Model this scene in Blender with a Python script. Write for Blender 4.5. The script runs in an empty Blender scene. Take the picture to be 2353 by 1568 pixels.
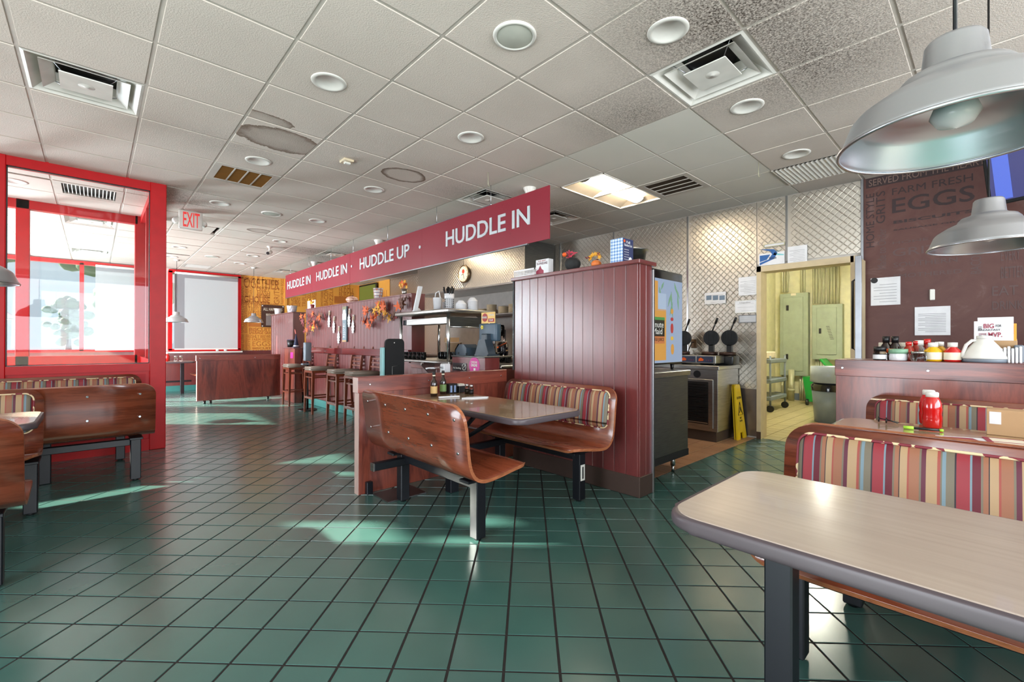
import bpy, bmesh, math, random
from mathutils import Vector as Vec, Matrix
sc = bpy.context.scene
random.seed(7)
PI = math.pi
# ---------------------------------------------------------------- camera
W0, H0, F0, YAW, PIT, ROL, CH = 2353, 1568, 1032.665, 0.821567, 0.0027667, 0.0018897, 1.21
_fw = Vec((math.cos(PIT)*math.cos(YAW), math.cos(PIT)*math.sin(YAW), math.sin(PIT)))
_r0 = Vec((math.sin(YAW), -math.cos(YAW), 0)); _u0 = _r0.cross(_fw)
_rt = _r0*math.cos(ROL)+_u0*math.sin(ROL); _up = _rt.cross(_fw)
cam = bpy.data.objects.new('camera', bpy.data.cameras.new('camera')); sc.collection.objects.link(cam)
m = Matrix((_rt, _up, -_fw)).transposed().to_4x4(); m.translation = (0, 0, CH); cam.matrix_world = m
cam.data.sensor_width = 36; cam.data.lens = F0/W0*36; cam.data.clip_start = 0.05
sc.camera = cam
sc.view_settings.view_transform = 'Standard'; sc.view_settings.look = 'None'
sc.view_settings.gamma = 1; sc.view_settings.use_curve_mapping = False
sc.view_settings.exposure = 0.76
sc.cycles.max_bounces = 8; sc.cycles.diffuse_bounces = 5; sc.cycles.glossy_bounces = 4
sc.cycles.transmission_bounces = 6; sc.cycles.transparent_max_bounces = 10
sc.cycles.caustics_reflective = False; sc.cycles.caustics_refractive = False
sc.cycles.use_denoising = True; sc.cycles.sample_clamp_indirect = 6
# ---------------------------------------------------------------- world, sun, daylight
w = bpy.data.worlds.new('world'); sc.world = w; w.use_nodes = True
bg = w.node_tree.nodes['Background']; bg.inputs[0].default_value = (0.78, 0.88, 1.0, 1); bg.inputs[1].default_value = .5
def sun():
    l = bpy.data.lights.new('sun', 'SUN'); l.energy = 24; l.angle = math.radians(0.9); l.color = (1, 0.97, 0.84)
    o = bpy.data.objects.new('sun', l); sc.collection.objects.link(o)
    d = Vec((0.73, -0.68, -math.tan(math.radians(22.8)))).normalized()
    o.rotation_euler = d.to_track_quat('-Z', 'Y').to_euler(); o.location = (-8, 12, 6)
sun()
def area(name, loc, d, sx, sy, e, col=(1, 1, 1)):
    l = bpy.data.lights.new(name, 'AREA'); l.shape = 'RECTANGLE'; l.size = sx; l.size_y = sy; l.energy = e; l.color = col
    o = bpy.data.objects.new(name, l); sc.collection.objects.link(o)
    o.location = loc; o.rotation_euler = Vec(d).to_track_quat('-Z', 'Z' if abs(d[2]) < .9 else 'Y').to_euler()
    return o
DAY = (0.86, 0.93, 1.0)
area('daylight_back', (1.6, -3.35, 1.9), (0, 1, .35), 6.8, 1.9, 250, DAY)
area('daylight_left_near', (-3.35, 0.9, 1.9), (1, 0, .35), 5.6, 1.9, 270, DAY)
area('vestibule_glare_panel', (-3.02, 7.35, 1.45), (1, 0, .1), 1.6, 2.1, 150, DAY)  # added panel in place of a glazed door, for glare on the partition
area('daylight_left_far', (-3.35, 11.0, 1.9), (1, 0, .35), 4.6, 1.9, 850, DAY)
# ---------------------------------------------------------------- helpers
C = sc.collection
def _ray(px, py): return _fw*F0+_rt*(px-W0/2)+_up*(H0/2-py)
def ZP(px, py, z=0.):
    d = _ray(px, py); return Vec((0, 0, CH))+d*((z-CH)/d.z)
def XP(px, py, x):
    d = _ray(px, py); return Vec((0, 0, CH))+d*(x/d.x)
def YP(px, py, y):
    d = _ray(px, py); return Vec((0, 0, CH))+d*(y/d.y)
def srgb(r, g, b):
    f = lambda c: (c/255/12.92 if c/255 <= .04045 else ((c/255+.055)/1.055)**2.4)
    return (f(r), f(g), f(b), 1)
MATS = {}
class NT:
    def __init__(s, name):
        s.m = bpy.data.materials.new(name); s.m.use_nodes = True; s.t = s.m.node_tree; s.n = s.t.nodes
        s.b = s.n['Principled BSDF']; s.out = s.n['Material Output']; MATS[name] = s.m
    def add(s, typ, **kw):
        n = s.n.new(typ)
        for k, v in kw.items():
            if k.startswith('i_'):
                n.inputs[k[2:].replace('_', ' ')].default_value = v
            else: setattr(n, k, v)
        return n
    def l(s, a, b): s.t.links.new(a, b)
    def coord(s, kind='Object', scale=(1, 1, 1), loc=(0, 0, 0), rot=(0, 0, 0)):
        c = s.add('ShaderNodeTexCoord'); mp = s.add('ShaderNodeMapping')
        mp.inputs['Scale'].default_value = scale; mp.inputs['Location'].default_value = loc; mp.inputs['Rotation'].default_value = rot
        s.l(c.outputs[kind], mp.inputs[0]); return mp.outputs[0]
    def world(s, scale=(1, 1, 1)):
        c = s.add('ShaderNodeNewGeometry'); mp = s.add('ShaderNodeMapping'); mp.inputs['Scale'].default_value = scale
        s.l(c.outputs['Position'], mp.inputs[0]); return mp.outputs[0]
    def noise(s, v, scale=5, detail=3, rough=.5, dist=0):
        n = s.add('ShaderNodeTexNoise'); s.l(v, n.inputs['Vector'])
        n.inputs['Scale'].default_value = scale; n.inputs['Detail'].default_value = detail
        n.inputs['Roughness'].default_value = rough; n.inputs['Distortion'].default_value = dist
        return n.outputs[0]
    def ramp(s, v, stops, interp='LINEAR'):
        n = s.add('ShaderNodeValToRGB'); n.color_ramp.interpolation = interp; e = n.color_ramp.elements
        while len(e) > 1: e.remove(e[-1])
        e[0].position = stops[0][0]; e[0].color = stops[0][1]
        for p, c in stops[1:]:
            k = e.new(p); k.color = c
        s.l(v, n.inputs[0]); return n.outputs[0]
    def math(s, op, a, b=None, c=None):
        n = s.add('ShaderNodeMath', operation=op)
        for i, x in enumerate((a, b, c)):
            if x is None: continue
            if isinstance(x, (int, float)): n.inputs[i].default_value = x
            else: s.l(x, n.inputs[i])
        return n.outputs[0]
    def mix(s, f, a, b):
        n = s.add('ShaderNodeMix', data_type='RGBA')
        for i, x in ((0, f), (6, a), (7, b)):
            if isinstance(x, (int, float, tuple)): n.inputs[i].default_value = x
            else: s.l(x, n.inputs[i])
        return n.outputs[2]
    def bump(s, h, strength=.3, dist=.01):
        n = s.add('ShaderNodeBump'); n.inputs['Strength'].default_value = strength; n.inputs['Distance'].default_value = dist
        s.l(h, n.inputs['Height']); s.l(n.outputs[0], s.b.inputs['Normal'])
    def col(s, c):
        if isinstance(c, tuple): s.b.inputs['Base Color'].default_value = c
        else: s.l(c, s.b.inputs['Base Color'])
    def set(s, **k):
        nm = dict(rough='Roughness', metal='Metallic', coat='Coat Weight', coatr='Coat Roughness', trans='Transmission Weight', ior='IOR', spec='Specular IOR Level', alpha='Alpha', aniso='Anisotropic')
        for a, v in k.items():
            i = s.b.inputs[nm[a]]
            if isinstance(v, (int, float)): i.default_value = v
            else: s.l(v, i)
        return s
def P(name, c, rough=.5, metal=0, **k):
    if name in MATS: return MATS[name]
    t = NT(name); v = t.coord(); n = t.noise(v, 9, 2)
    c4 = c if len(c) == 4 else (*c, 1)
    d = tuple(x*.88 for x in c4[:3])+(1,)
    t.col(t.ramp(n, [(.3, d), (.7, c4)])); t.set(rough=rough, metal=metal, **k)
    return t.m
def G(name, r, g, b, rough=.5, metal=0, **k): return P(name, srgb(r, g, b), rough, metal, **k)
def wood(name, stops, scale, rough=.3, freq=1.6, coat=.35):
    t = NT(name); v = t.coord('Object', scale)
    a = t.noise(v, freq, 6, .62, 1.2); b = t.noise(v, freq*9, 3, .6, .3)
    f = t.math('ADD', t.math('MULTIPLY', a, .8), t.math('MULTIPLY', b, .2))
    t.col(t.ramp(f, stops)); t.set(rough=rough, coat=coat, coatr=.12); t.bump(b, .04, .002); return t.m
def emis(name, c, e):
    if name in MATS: return MATS[name]
    t = NT(name); t.col((0.02, 0.02, 0.02, 1)); t.b.inputs['Emission Color'].default_value = c; t.b.inputs['Emission Strength'].default_value = e; return t.m
class MB:
    def __init__(s): s.v = []; s.f = []; s.sm = []
    def add(s, vs, fs, smooth=False):
        k = len(s.v); s.v += [tuple(x) for x in vs]; s.f += [tuple(i+k for i in f) for f in fs]; s.sm += [smooth]*len(fs); return s
    def box(s, x0, x1, y0, y1, z0, z1):
        if x0 > x1: x0, x1 = x1, x0
        if y0 > y1: y0, y1 = y1, y0
        if z0 > z1: z0, z1 = z1, z0
        return s.add([(x0, y0, z0), (x1, y0, z0), (x1, y1, z0), (x0, y1, z0), (x0, y0, z1), (x1, y0, z1), (x1, y1, z1), (x0, y1, z1)],
                     [(3, 2, 1, 0), (4, 5, 6, 7), (0, 1, 5, 4), (1, 2, 6, 5), (2, 3, 7, 6), (3, 0, 4, 7)])
    def cbox(s, c, d): return s.box(c[0]-d[0]/2, c[0]+d[0]/2, c[1]-d[1]/2, c[1]+d[1]/2, c[2]-d[2]/2, c[2]+d[2]/2)
    def bbox(s, x0, x1, y0, y1, z0, z1, b=.004, seg=1):
        bm = bmesh.new(); bmesh.ops.create_cube(bm, size=1)
        for v in bm.verts: v.co = ((x0+x1)/2+v.co.x*(x1-x0), (y0+y1)/2+v.co.y*(y1-y0), (z0+z1)/2+v.co.z*(z1-z0))
        bmesh.ops.bevel(bm, geom=bm.edges[:], offset=b, segments=seg, affect='EDGES', profile=.6); return s.bm(bm, seg > 1)
    def bm(s, bm, smooth=False):
        bm.verts.index_update(); s.add([v.co[:] for v in bm.verts], [[v.index for v in f.verts] for f in bm.faces], smooth); bm.free(); return s
    def lathe(s, prof, c=(0, 0, 0), seg=24, axis='z', close=True, smooth=True):
        vs = []; fs = []; n = len(prof)
        for i in range(seg):
            a = 2*PI*i/seg; ca, sa = math.cos(a), math.sin(a)
            for r, z in prof:
                if axis == 'z': p = (r*ca, r*sa, z)
                elif axis == 'x': p = (z, r*ca, r*sa)
                else: p = (r*ca, z, -r*sa)
                vs.append((c[0]+p[0], c[1]+p[1], c[2]+p[2]))
        for i in range(seg):
            j = (i+1) % seg
            for k in range(n-1): fs.append((i*n+k, j*n+k, j*n+k+1, i*n+k+1))
        if close:
            if prof[0][0] > 1e-5: fs.append(tuple(i*n for i in range(seg))[::-1])
            if prof[-1][0] > 1e-5: fs.append(tuple(i*n+n-1 for i in range(seg)))
        return s.add(vs, fs, smooth)
    def cyl(s, p0, p1, r, r1=None, seg=10, smooth=True):
        p0, p1 = Vec(p0), Vec(p1); d = (p1-p0); q = d.to_track_quat('Z', 'Y'); r1 = r if r1 is None else r1
        vs = []
        for i in range(seg):
            a = 2*PI*i/seg
            vs.append(p0+q@Vec((r*math.cos(a), r*math.sin(a), 0))); vs.append(p1+q@Vec((r1*math.cos(a), r1*math.sin(a), 0)))
        fs = [(2*i, 2*((i+1) % seg), 2*((i+1) % seg)+1, 2*i+1) for i in range(seg)]
        s.add(vs, fs, smooth); k = len(s.v)-2*seg
        s.f.append(tuple(k+2*i for i in range(seg))[::-1]); s.f.append(tuple(k+2*i+1 for i in range(seg))); s.sm += [False, False]
        return s
    def tube(s, pts, r, seg=6, closed=False):
        pts = [Vec(p) for p in pts]; n = len(pts); vs = []; fs = []; up = Vec((0, 0, 1))
        for i, p in enumerate(pts):
            a = pts[i-1] if (i > 0 or closed) else p; b = pts[(i+1) % n] if (i < n-1 or closed) else p
            d = (b-a).normalized(); x = d.cross(up)
            if x.length < .1: x = d.cross(Vec((0, 1, 0)))
            x.normalize(); y = x.cross(d).normalized()
            for k in range(seg):
                t = 2*PI*k/seg; vs.append(p+x*math.cos(t)*r+y*math.sin(t)*r)
        for i in range(n if closed else n-1):
            j = (i+1) % n
            for k in range(seg):
                l = (k+1) % seg; fs.append((i*seg+k, j*seg+k, j*seg+l, i*seg+l))
        if not closed: fs += [tuple(range(seg)), tuple(range((n-1)*seg, n*seg))[::-1]]
        return s.add(vs, fs, True)
    def prism(s, poly, O, U, V, t):     # polygon (u,v) in plane O,U,V extruded by t along U x V
        O, U, V = Vec(O), Vec(U), Vec(V); N = U.cross(V).normalized()*t; n = len(poly)
        a = [O+U*u+V*v for u, v in poly]; b = [p+N for p in a]
        return s.add(a+b, [tuple(range(n))[::-1], tuple(range(n, 2*n))]+[(i, (i+1) % n, (i+1) % n+n, i+n) for i in range(n)])
    def ell(s, c, r, seg=12, rings=8, tr=None):
        vs = []; fs = []
        for j in range(rings+1):
            ph = PI*j/rings
            for i in range(seg):
                a = 2*PI*i/seg; p = Vec((math.sin(ph)*math.cos(a), math.sin(ph)*math.sin(a), math.cos(ph)))
                if tr: p = tr(p, a, ph)
                vs.append((c[0]+p[0]*r[0], c[1]+p[1]*r[1], c[2]+p[2]*r[2]))
        for j in range(rings):
            for i in range(seg):
                k = (i+1) % seg; fs.append((j*seg+i, (j+1)*seg+i, (j+1)*seg+k, j*seg+k))
        return s.add(vs, fs, True)
    def xf(s, M):
        s.v = [tuple(M@Vec(p)) for p in s.v]; return s
    def mesh(s, name):
        me = bpy.data.meshes.new(name); me.from_pydata(s.v, [], s.f)
        for p, k in zip(me.polygons, s.sm): p.use_smooth = k
        me.update(); return me
def rrect(w, h, r, n=5):
    out = []
    for cx, cy, a0 in ((w-r, r, -90), (w-r, h-r, 0), (r, h-r, 90), (r, r, 180)):
        for i in range(n+1):
            a = math.radians(a0+90*i/n); out.append((cx+r*math.cos(a), cy+r*math.sin(a)))
    return out
def obj(name, mb, mat, parent=None, world=True):
    me = mb if isinstance(mb, bpy.types.Mesh) else mb.mesh(name)
    o = bpy.data.objects.new(name, me); C.objects.link(o)
    if mat and not me.materials: me.materials.append(mat)
    if parent:
        o.parent = parent
        if world:
            root = parent if parent.parent is None else None
            L = parent.get('_wl') or [0, 0, 0]
            o.location = (-L[0], -L[1], -L[2]) if parent.parent is None else (0, 0, 0)
    return o
def props(o, label, cat=None, group=None, kind=None):
    if label: o['label'] = label
    if cat: o['category'] = cat
    if group: o['group'] = group
    if kind: o['kind'] = kind
    return o
def thing(name, label, cat, loc=(0, 0, 0), group=None, rz=0):
    o = bpy.data.objects.new(name, None); C.objects.link(o); o.location = loc; o.rotation_euler = (0, 0, rz)
    o.empty_display_size = .1; o['_wl'] = [float(x) for x in loc]
    return props(o, label, cat, group)
def struct(name, mb, mat, label, parent=None):
    o = obj(name, mb, mat, parent)
    if parent is None: props(o, label, 'building', None, 'structure')
    return o
def one(name, label, cat, mb, mat, group=None, loc=None, rz=0):
    o = obj(name, mb, mat); props(o, label, cat, group)
    if loc is not None: o.location = loc; o.rotation_euler = (0, 0, rz)
    return o
def dup(root, loc, label=None, group=None, rz=None):
    r = root.copy(); C.objects.link(r); r.location = loc
    if rz is not None: r.rotation_euler = (0, 0, rz)
    if label: r['label'] = label
    if group: r['group'] = group
    for ch in list(root.children):
        c = ch.copy(); C.objects.link(c); c.parent = r
        for g in list(ch.children):
            d = g.copy(); C.objects.link(d); d.parent = c
    return r
def text(s, O, U, V, w, h, mat, parent=None, ext=.001, off=0., name='lettering', lift=.0015):
    cu = bpy.data.curves.new(name, 'FONT'); cu.body = s; cu.size = 1; cu.extrude = .02; cu.offset = off; cu.resolution_u = 3
    t = bpy.data.objects.new(name, cu); C.objects.link(t); bpy.context.view_layer.update()
    me = bpy.data.meshes.new_from_object(t); C.objects.unlink(t); bpy.data.objects.remove(t)
    xs = [v.co.x for v in me.vertices]; ys = [v.co.y for v in me.vertices]
    if not xs: return None
    x0, x1, y0, y1 = min(xs), max(xs), min(ys), max(ys)
    O, U, V = Vec(O), Vec(U).normalized(), Vec(V).normalized(); N = U.cross(V)
    for v in me.vertices:
        c = v.co; q = O+U*((c.x-x0)/(x1-x0)*w)+V*((c.y-y0)/(y1-y0)*h)+N*(lift+(ext if c.z > 0 else -.0005)); v.co = q
    o = obj(name, me, mat, parent); return o
UX, UY, UZ = Vec((1, 0, 0)), Vec((0, 1, 0)), Vec((0, 0, 1))
NY = Vec((0, -1, 0))
def textx(s, x, y0, z0, y1, z1, mat, parent=None, **k):   # on a wall facing -X, y0 (left) > y1 (right)
    return text(s, (x, y0, z0), NY, UZ, y0-y1, z1-z0, mat, parent, **k)
def texty(s, y, x0, z0, x1, z1, mat, parent=None, **k):   # on a wall facing -Y
    return text(s, (x0, y, z0), UX, UZ, x1-x0, z1-z0, mat, parent, **k)
def vtext(s, y, x0, z0, x1, z1, mat, parent=None, **k):   # rotated 90 deg, reads upward, on a wall facing -Y
    return text(s, (x1, y, z0), UZ, -UX, z1-z0, x1-x0, mat, parent, **k)
def vtextx(s, x, y0, z0, y1, z1, mat, parent=None, **k):
    return text(s, (x, y1, z0), UZ, UY, z1-z0, y0-y1, mat, parent, **k)
# ---------------------------------------------------------------- materials
def mk():
    R = lambda *a: srgb(*a)
    wstops = [(.3, R(58, 26, 22)), (.45, R(108, 50, 40)), (.55, R(138, 68, 52)), (.68, R(114, 52, 42)), (.8, R(78, 34, 30))]
    wood('panel_wood_v', [(p, tuple(x*.9 for x in c[:3])+(1,)) for p, c in wstops], (3.5, 3.5, .5), .32)
    wood('panel_wood_x', wstops, (.5, 3.5, 5), .32)
    wood('panel_wood_y', wstops, (3.5, .5, 5), .32)
    b = [(.3, R(58, 26, 16)), (.45, R(100, 46, 28)), (.55, R(122, 60, 38)), (.7, R(98, 44, 28)), (.8, R(66, 30, 18))]
    wood('bench_wood_y', b, (6, .6, 6), .22, 1.6, .6); wood('bench_wood_x', b, (.6, 6, 6), .22, 1.6, .6)
    wood('bench_edge', [(.3, R(120, 62, 36)), (.7, R(176, 108, 70))], (8, 8, 40), .4)
    wood('plank_maroon', [(.3, R(92, 38, 38)), (.7, R(114, 50, 48))], (5, 5, .7), .26, 2, 1.0); MATS['plank_maroon'].node_tree.nodes['Principled BSDF'].inputs['Coat Roughness'].default_value = .28
    wood('stool_wood', [(.3, R(88, 38, 22)), (.7, R(138, 68, 40))], (9, 9, 1.2), .28, 2, .6)
    # floor tile
    t = NT('tile_green'); oi = t.add('ShaderNodeObjectInfo'); v = t.world(); n = t.noise(v, 1.3, 3); n2 = t.noise(v, 60, 2); n3 = t.noise(v, .9, 5, .6, .5)
    c = t.ramp(n, [(.3, R(56, 92, 86)), (.7, R(70, 106, 98))])
    c = t.mix(t.math('MULTIPLY', t.math('GREATER_THAN', oi.outputs['Random'], .5), .15), c, R(78, 108, 100))
    t.col(c); t.set(rough=t.math('MULTIPLY_ADD', n3, .2, .14), spec=.6, coat=.5, coatr=.2); t.bump(n2, .05, .002)
    t = NT('tile_tan'); v = t.world(); t.col(t.ramp(t.noise(v, 2, 3), [(.3, R(150, 112, 84)), (.7, R(178, 138, 106))])); t.set(rough=.35)
    t = NT('tile_cream'); v = t.world(); t.col(t.ramp(t.noise(v, 2, 3), [(.3, R(160, 146, 104)), (.7, R(186, 172, 128))])); t.set(rough=.35)
    G('grout', 34, 27, 26, .85)
    # ceiling tile
    def ceil(name, lo, hi, bs, dirt):
        t = NT(name); v = t.world(); n = t.noise(v, 110, 4, .6); big = t.noise(v, 1.2, 3)
        c = t.ramp(big, [(.3, lo), (.7, hi)])
        if dirt:
            sp = t.noise(v, 90, 3, .7)
            for (x, y, rx, ry, s) in dirt:
                gm = t.add('ShaderNodeVectorMath', operation='SUBTRACT'); t.l(v, gm.inputs[0]); gm.inputs[1].default_value = (x, y, 3.0)
                g2 = t.add('ShaderNodeVectorMath', operation='DIVIDE'); t.l(gm.outputs[0], g2.inputs[0]); g2.inputs[1].default_value = (rx, ry, 1)
                g3 = t.add('ShaderNodeVectorMath', operation='LENGTH'); t.l(g2.outputs[0], g3.inputs[0])
                f = t.math('SUBTRACT', 1.0, g3.outputs['Value']); f.node.use_clamp = True
                f = t.math('MULTIPLY', t.math('MULTIPLY', f, s), t.math('MULTIPLY_ADD', sp, 4.5, -1.6)); f.node.use_clamp = True
                c = t.mix(f, c, R(62, 50, 40))
        t.col(c); t.set(rough=.9); t.bump(n, bs, .006); return t
    dirt = [(2.5, 1.0, .8, .8, .9), (3.3, .8, 1.0, .8, .8), (3.1, 1.9, .7, .7, .6), (3.15, 9.2, .8, .8, .9), (0.75, 6.9, .7, .8, .7), (3.2, 4.3, .7, .6, .4), (.9, 4.7, .8, .5, .3)]
    ceil('ceiling_tile', R(206, 195, 184), R(218, 207, 196), .55, dirt)
    ceil('ceiling_smooth', R(216, 213, 202), R(226, 222, 212), .04, [(4.7, 4.1, .9, .8, .5), (3.6, 4.3, .6, .6, .5), (3.6, 9.4, .9, 1.6, .9)])
    def stain(name, blobs, fill=.35):
        t = NT(name); v = t.world(); n = t.noise(v, 110, 4, .6); w1 = t.noise(v, 3.2, 5, .65); w2 = t.noise(v, 9, 5, .7)
        c = t.ramp(t.noise(v, 1.2, 3), [(.3, R(206, 195, 184)), (.7, R(218, 207, 196))])
        for (x, y, rx, ry, s) in blobs:
            gm = t.add('ShaderNodeVectorMath', operation='SUBTRACT'); t.l(v, gm.inputs[0]); gm.inputs[1].default_value = (x, y, 3.0)
            g2 = t.add('ShaderNodeVectorMath', operation='DIVIDE'); t.l(gm.outputs[0], g2.inputs[0]); g2.inputs[1].default_value = (rx, ry, 1)
            g3 = t.add('ShaderNodeVectorMath', operation='LENGTH'); t.l(g2.outputs[0], g3.inputs[0])
            d = t.math('ADD', g3.outputs['Value'], t.math('MULTIPLY_ADD', w1, 1.1*s, -.55*s)); d = t.math('ADD', d, t.math('MULTIPLY_ADD', w2, .5*s, -.25*s))
            k = t.ramp(d, [(0, (fill*.4,)*3+(1,)), (.7, (fill*.7,)*3+(1,)), (.86, (.8,)*3+(1,)), (.93, (.95,)*3+(1,)), (.96, (0, 0, 0, 1))])
            c = t.mix(k, c, R(104, 82, 64))
        t.col(c); t.set(rough=.9); t.bump(n, .5, .006)
    stain('stain_ring', [(2.42, 4.3, .26, .2, .35)], .02)
    stain('stain_a', [(.98, 3.98, .22, .13, 1.0)], .6)
    stain('stain_b', [(1.22, 4.3, .40, .24, .7)], .7)
    stain('stain_c', [(1.95, 8.05, .2, .16, .3)], .6)
    G('grid_white', 205, 198, 188, .5); G('grid_dirty', 170, 160, 148, .6)
    G('white_plastic', 226, 224, 216, .35); G('white_dull', 205, 203, 196, .6); G('cream_paint', 232, 226, 184, .45); G('beige_paint', 205, 186, 150, .45)
    G('red_metal', 188, 10, 18, .4, 0, spec=.3); G('red_panel', 180, 20, 28, .5, 0, spec=.3)
    G('black_steel', 18, 20, 27, .4, .2); G('black', 16, 16, 18, .4); G('black_gloss', 10, 10, 12, .12); G('black_matte', 14, 14, 15, .8)
    G('chrome', 210, 212, 215, .18, 1.0); G('alu', 200, 204, 210, .3, 1.0); G('alu_rail', 150, 152, 156, .35, 1.0)
    t = NT('brushed_alu'); v = t.coord('Object', (1, 1, 60)); n = t.noise(v, 3, 2); t.col(R(196, 200, 208)); t.set(rough=t.math('MULTIPLY_ADD', n, .15, .26), metal=1)
    t = NT('steel'); v = t.coord('Object', (2, 2, 60)); n = t.noise(v, 3, 3); t.col(t.ramp(n, [(.3, R(150, 148, 144)), (.7, R(180, 178, 174))])); t.set(rough=t.math('MULTIPLY_ADD', n, .15, .24), metal=1)
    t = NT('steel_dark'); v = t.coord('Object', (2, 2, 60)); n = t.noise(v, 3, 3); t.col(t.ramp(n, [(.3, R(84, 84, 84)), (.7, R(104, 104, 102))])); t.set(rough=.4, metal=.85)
    t = NT('steel_quilt'); v = t.world(); n = t.noise(v, 2.5, 3, .6, .4); t.col(R(205, 198, 186)); t.set(rough=.36, metal=1)
    G('steel_base', 120, 110, 106, .32, .9)
    # laminate
    t = NT('laminate'); v = t.coord('Object', (1.2, 1.2, 1)); n = t.noise(v, 7, 3, .5, .3)
    v2 = t.coord('Object', (30, 1.2, 1)); n2 = t.noise(v2, 2, 3)
    t.col(t.ramp(t.math('ADD', t.math('MULTIPLY', n, .3), t.math('MULTIPLY', n2, .7)), [(.3, R(166, 150, 136)), (.7, R(178, 162, 147))])); t.set(rough=.22, coat=.3)
    t = NT('laminate_tan'); v = t.coord('Object', (1, 1, 1)); n = t.noise(v, 14, 4, .6, .6); t.col(t.ramp(n, [(.35, R(150, 122, 92)), (.65, R(172, 144, 110))])); t.set(rough=.16, coat=.4)
    G('table_edge', 78, 68, 72, .42)
    # stripes
    cream, plum, tan, dk, mar, lb, rose, gg, pk = R(168, 138, 104), R(92, 38, 54), R(146, 96, 72), R(46, 36, 42), R(96, 26, 40), R(112, 132, 142), R(140, 46, 54), R(112, 102, 86), R(150, 72, 62)
    seq = [(plum, 9), (gg, 4), (tan, 20), (pk, 4), (cream, 15), (dk, 2), (tan, 9), (gg, 4), (mar, 15), (lb, 4), (rose, 24), (dk, 3), (gg, 16), (lb, 7), (gg, 3), (pk, 6), (cream, 22)]
    def stripes(name, axis, per):
        tot = sum(k for _, k in seq); p = 0; st = []
        for c, k in seq: st.append((p/tot, c)); p += k
        t = NT(name); c = t.add('ShaderNodeTexCoord'); sp = t.add('ShaderNodeSeparateXYZ'); t.l(c.outputs['Object'], sp.inputs[0])
        f = t.math('FRACT', t.math('MULTIPLY', sp.outputs[axis], 1/per)); t.b.inputs['Roughness'].default_value = .75
        wv = t.noise(t.coord('Object'), 500, 2); base = t.ramp(f, st[:], 'CONSTANT'); t.col(base); t.bump(wv, .15, .001)
        t.set(rough=.55, spec=.35)
    stripes('stripe_y', 1, -.228)
    stripes('stripe_x', 0, .228)
    t = NT('piping'); v = t.coord('Object'); n = t.noise(v, 28, 1); t.col(t.ramp(n, [(.0, R(120, 36, 48)), (.49, R(120, 36, 48)), (.5, R(214, 190, 150))], 'CONSTANT')); t.set(rough=.6)
    # banner and wallpapers
    t = NT('banner_red'); v = t.world((1, 1, 1)); n = t.noise(v, 9, 5, .75); sp = t.add('ShaderNodeSeparateXYZ'); t.l(v, sp.inputs[0])
    k = t.math('MULTIPLY', t.math('GREATER_THAN', n, .66), .55); t.col(t.mix(k, R(138, 34, 50), R(104, 20, 32))); t.set(rough=.35)
    t = NT('wallpaper_yellow'); v = t.world(); t.col(t.ramp(t.noise(v, 1.5, 3), [(.3, R(214, 152, 62)), (.7, R(228, 166, 72))])); t.set(rough=.6)
    G('ink_brown', 184, 112, 46, .6)
    t = NT('wallpaper_dark'); v = t.world(); sp = t.add('ShaderNodeSeparateXYZ'); t.l(v, sp.inputs[0]); n = t.noise(v, 2.2, 6, .6, 2.5)
    t.col(t.ramp(n, [(.35, R(84, 50, 45)), (.6, R(92, 60, 54)), (.75, R(112, 88, 84))])); t.set(rough=t.math('MULTIPLY_ADD', n, .2, .4), spec=.35)
    G('ink_dark', 48, 30, 31, .6); G('ink_faint', 84, 60, 58, .5); G('ink_light', 118, 92, 82, .5)
    G('ink', 30, 28, 30, .6); G('ink_grey', 120, 120, 124, .6); G('paper', 226, 226, 228, .7); G('paper_cream', 232, 222, 200, .7)
    G('panel_green', 156, 166, 146, .45); G('conduit', 190, 188, 156, .4, .2); G('wall_cream', 226, 210, 136, .6)
    G('vinyl_tan', 122, 108, 96, .4); G('letter_silver', 205, 212, 216, .35); G('teal_base', 60, 128, 122, .35)
    G('orange', 224, 92, 24, .6); G('leaf_orange', 220, 92, 26, .6); G('leaf_yellow', 226, 160, 30, .6); G('leaf_brown', 96, 54, 36, .7); G('leaf_maroon', 120, 30, 34, .6)
    G('ketchup', 196, 18, 16, .15, 0, coat=.8); G('mustard', 222, 170, 20, .25); G('brown_glass', 36, 18, 10, .08, 0, coat=.6); G('cardboard', 184, 148, 108, .8)
    G('wet_yellow', 236, 196, 16, .4); G('grey_plastic', 112, 122, 132, .45); G('pos_grey', 48, 58, 68, .4); G('green_plastic', 24, 142, 58, .4); G('cream_china', 222, 206, 176, .25); G('white_china', 226, 224, 226, .2)
    G('white_wall', 196, 190, 182, .7); G('concrete', 150, 148, 140, .9); G('grass', 70, 100, 40, .9); G('leafgreen', 60, 92, 40, .8); G('blue', 28, 92, 160, .5)
    G('dust_brown', 128, 84, 26, .7); G('soot', 52, 36, 20, .8)
    t = NT('glass'); tr = t.add('ShaderNodeBsdfTransparent'); gl = t.add('ShaderNodeBsdfGlossy'); gl.inputs['Roughness'].default_value = .02
    fr = t.add('ShaderNodeFresnel'); fr.inputs[0].default_value = 1.5; mx = t.add('ShaderNodeMixShader'); tr.inputs[0].default_value = (.96, .98, .98, 1)
    gb = t.add('ShaderNodeNewGeometry'); t.l(t.math('MULTIPLY', fr.outputs[0], t.math('SUBTRACT', 1.0, gb.outputs['Backfacing'])), mx.inputs[0]); t.l(tr.outputs[0], mx.inputs[1]); t.l(gl.outputs[0], mx.inputs[2]); t.l(mx.outputs[0], t.out.inputs[0])
    t = NT('jar_glass'); t.col((.95, .97, .97, 1)); t.set(rough=.03, trans=1, ior=1.3)
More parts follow.
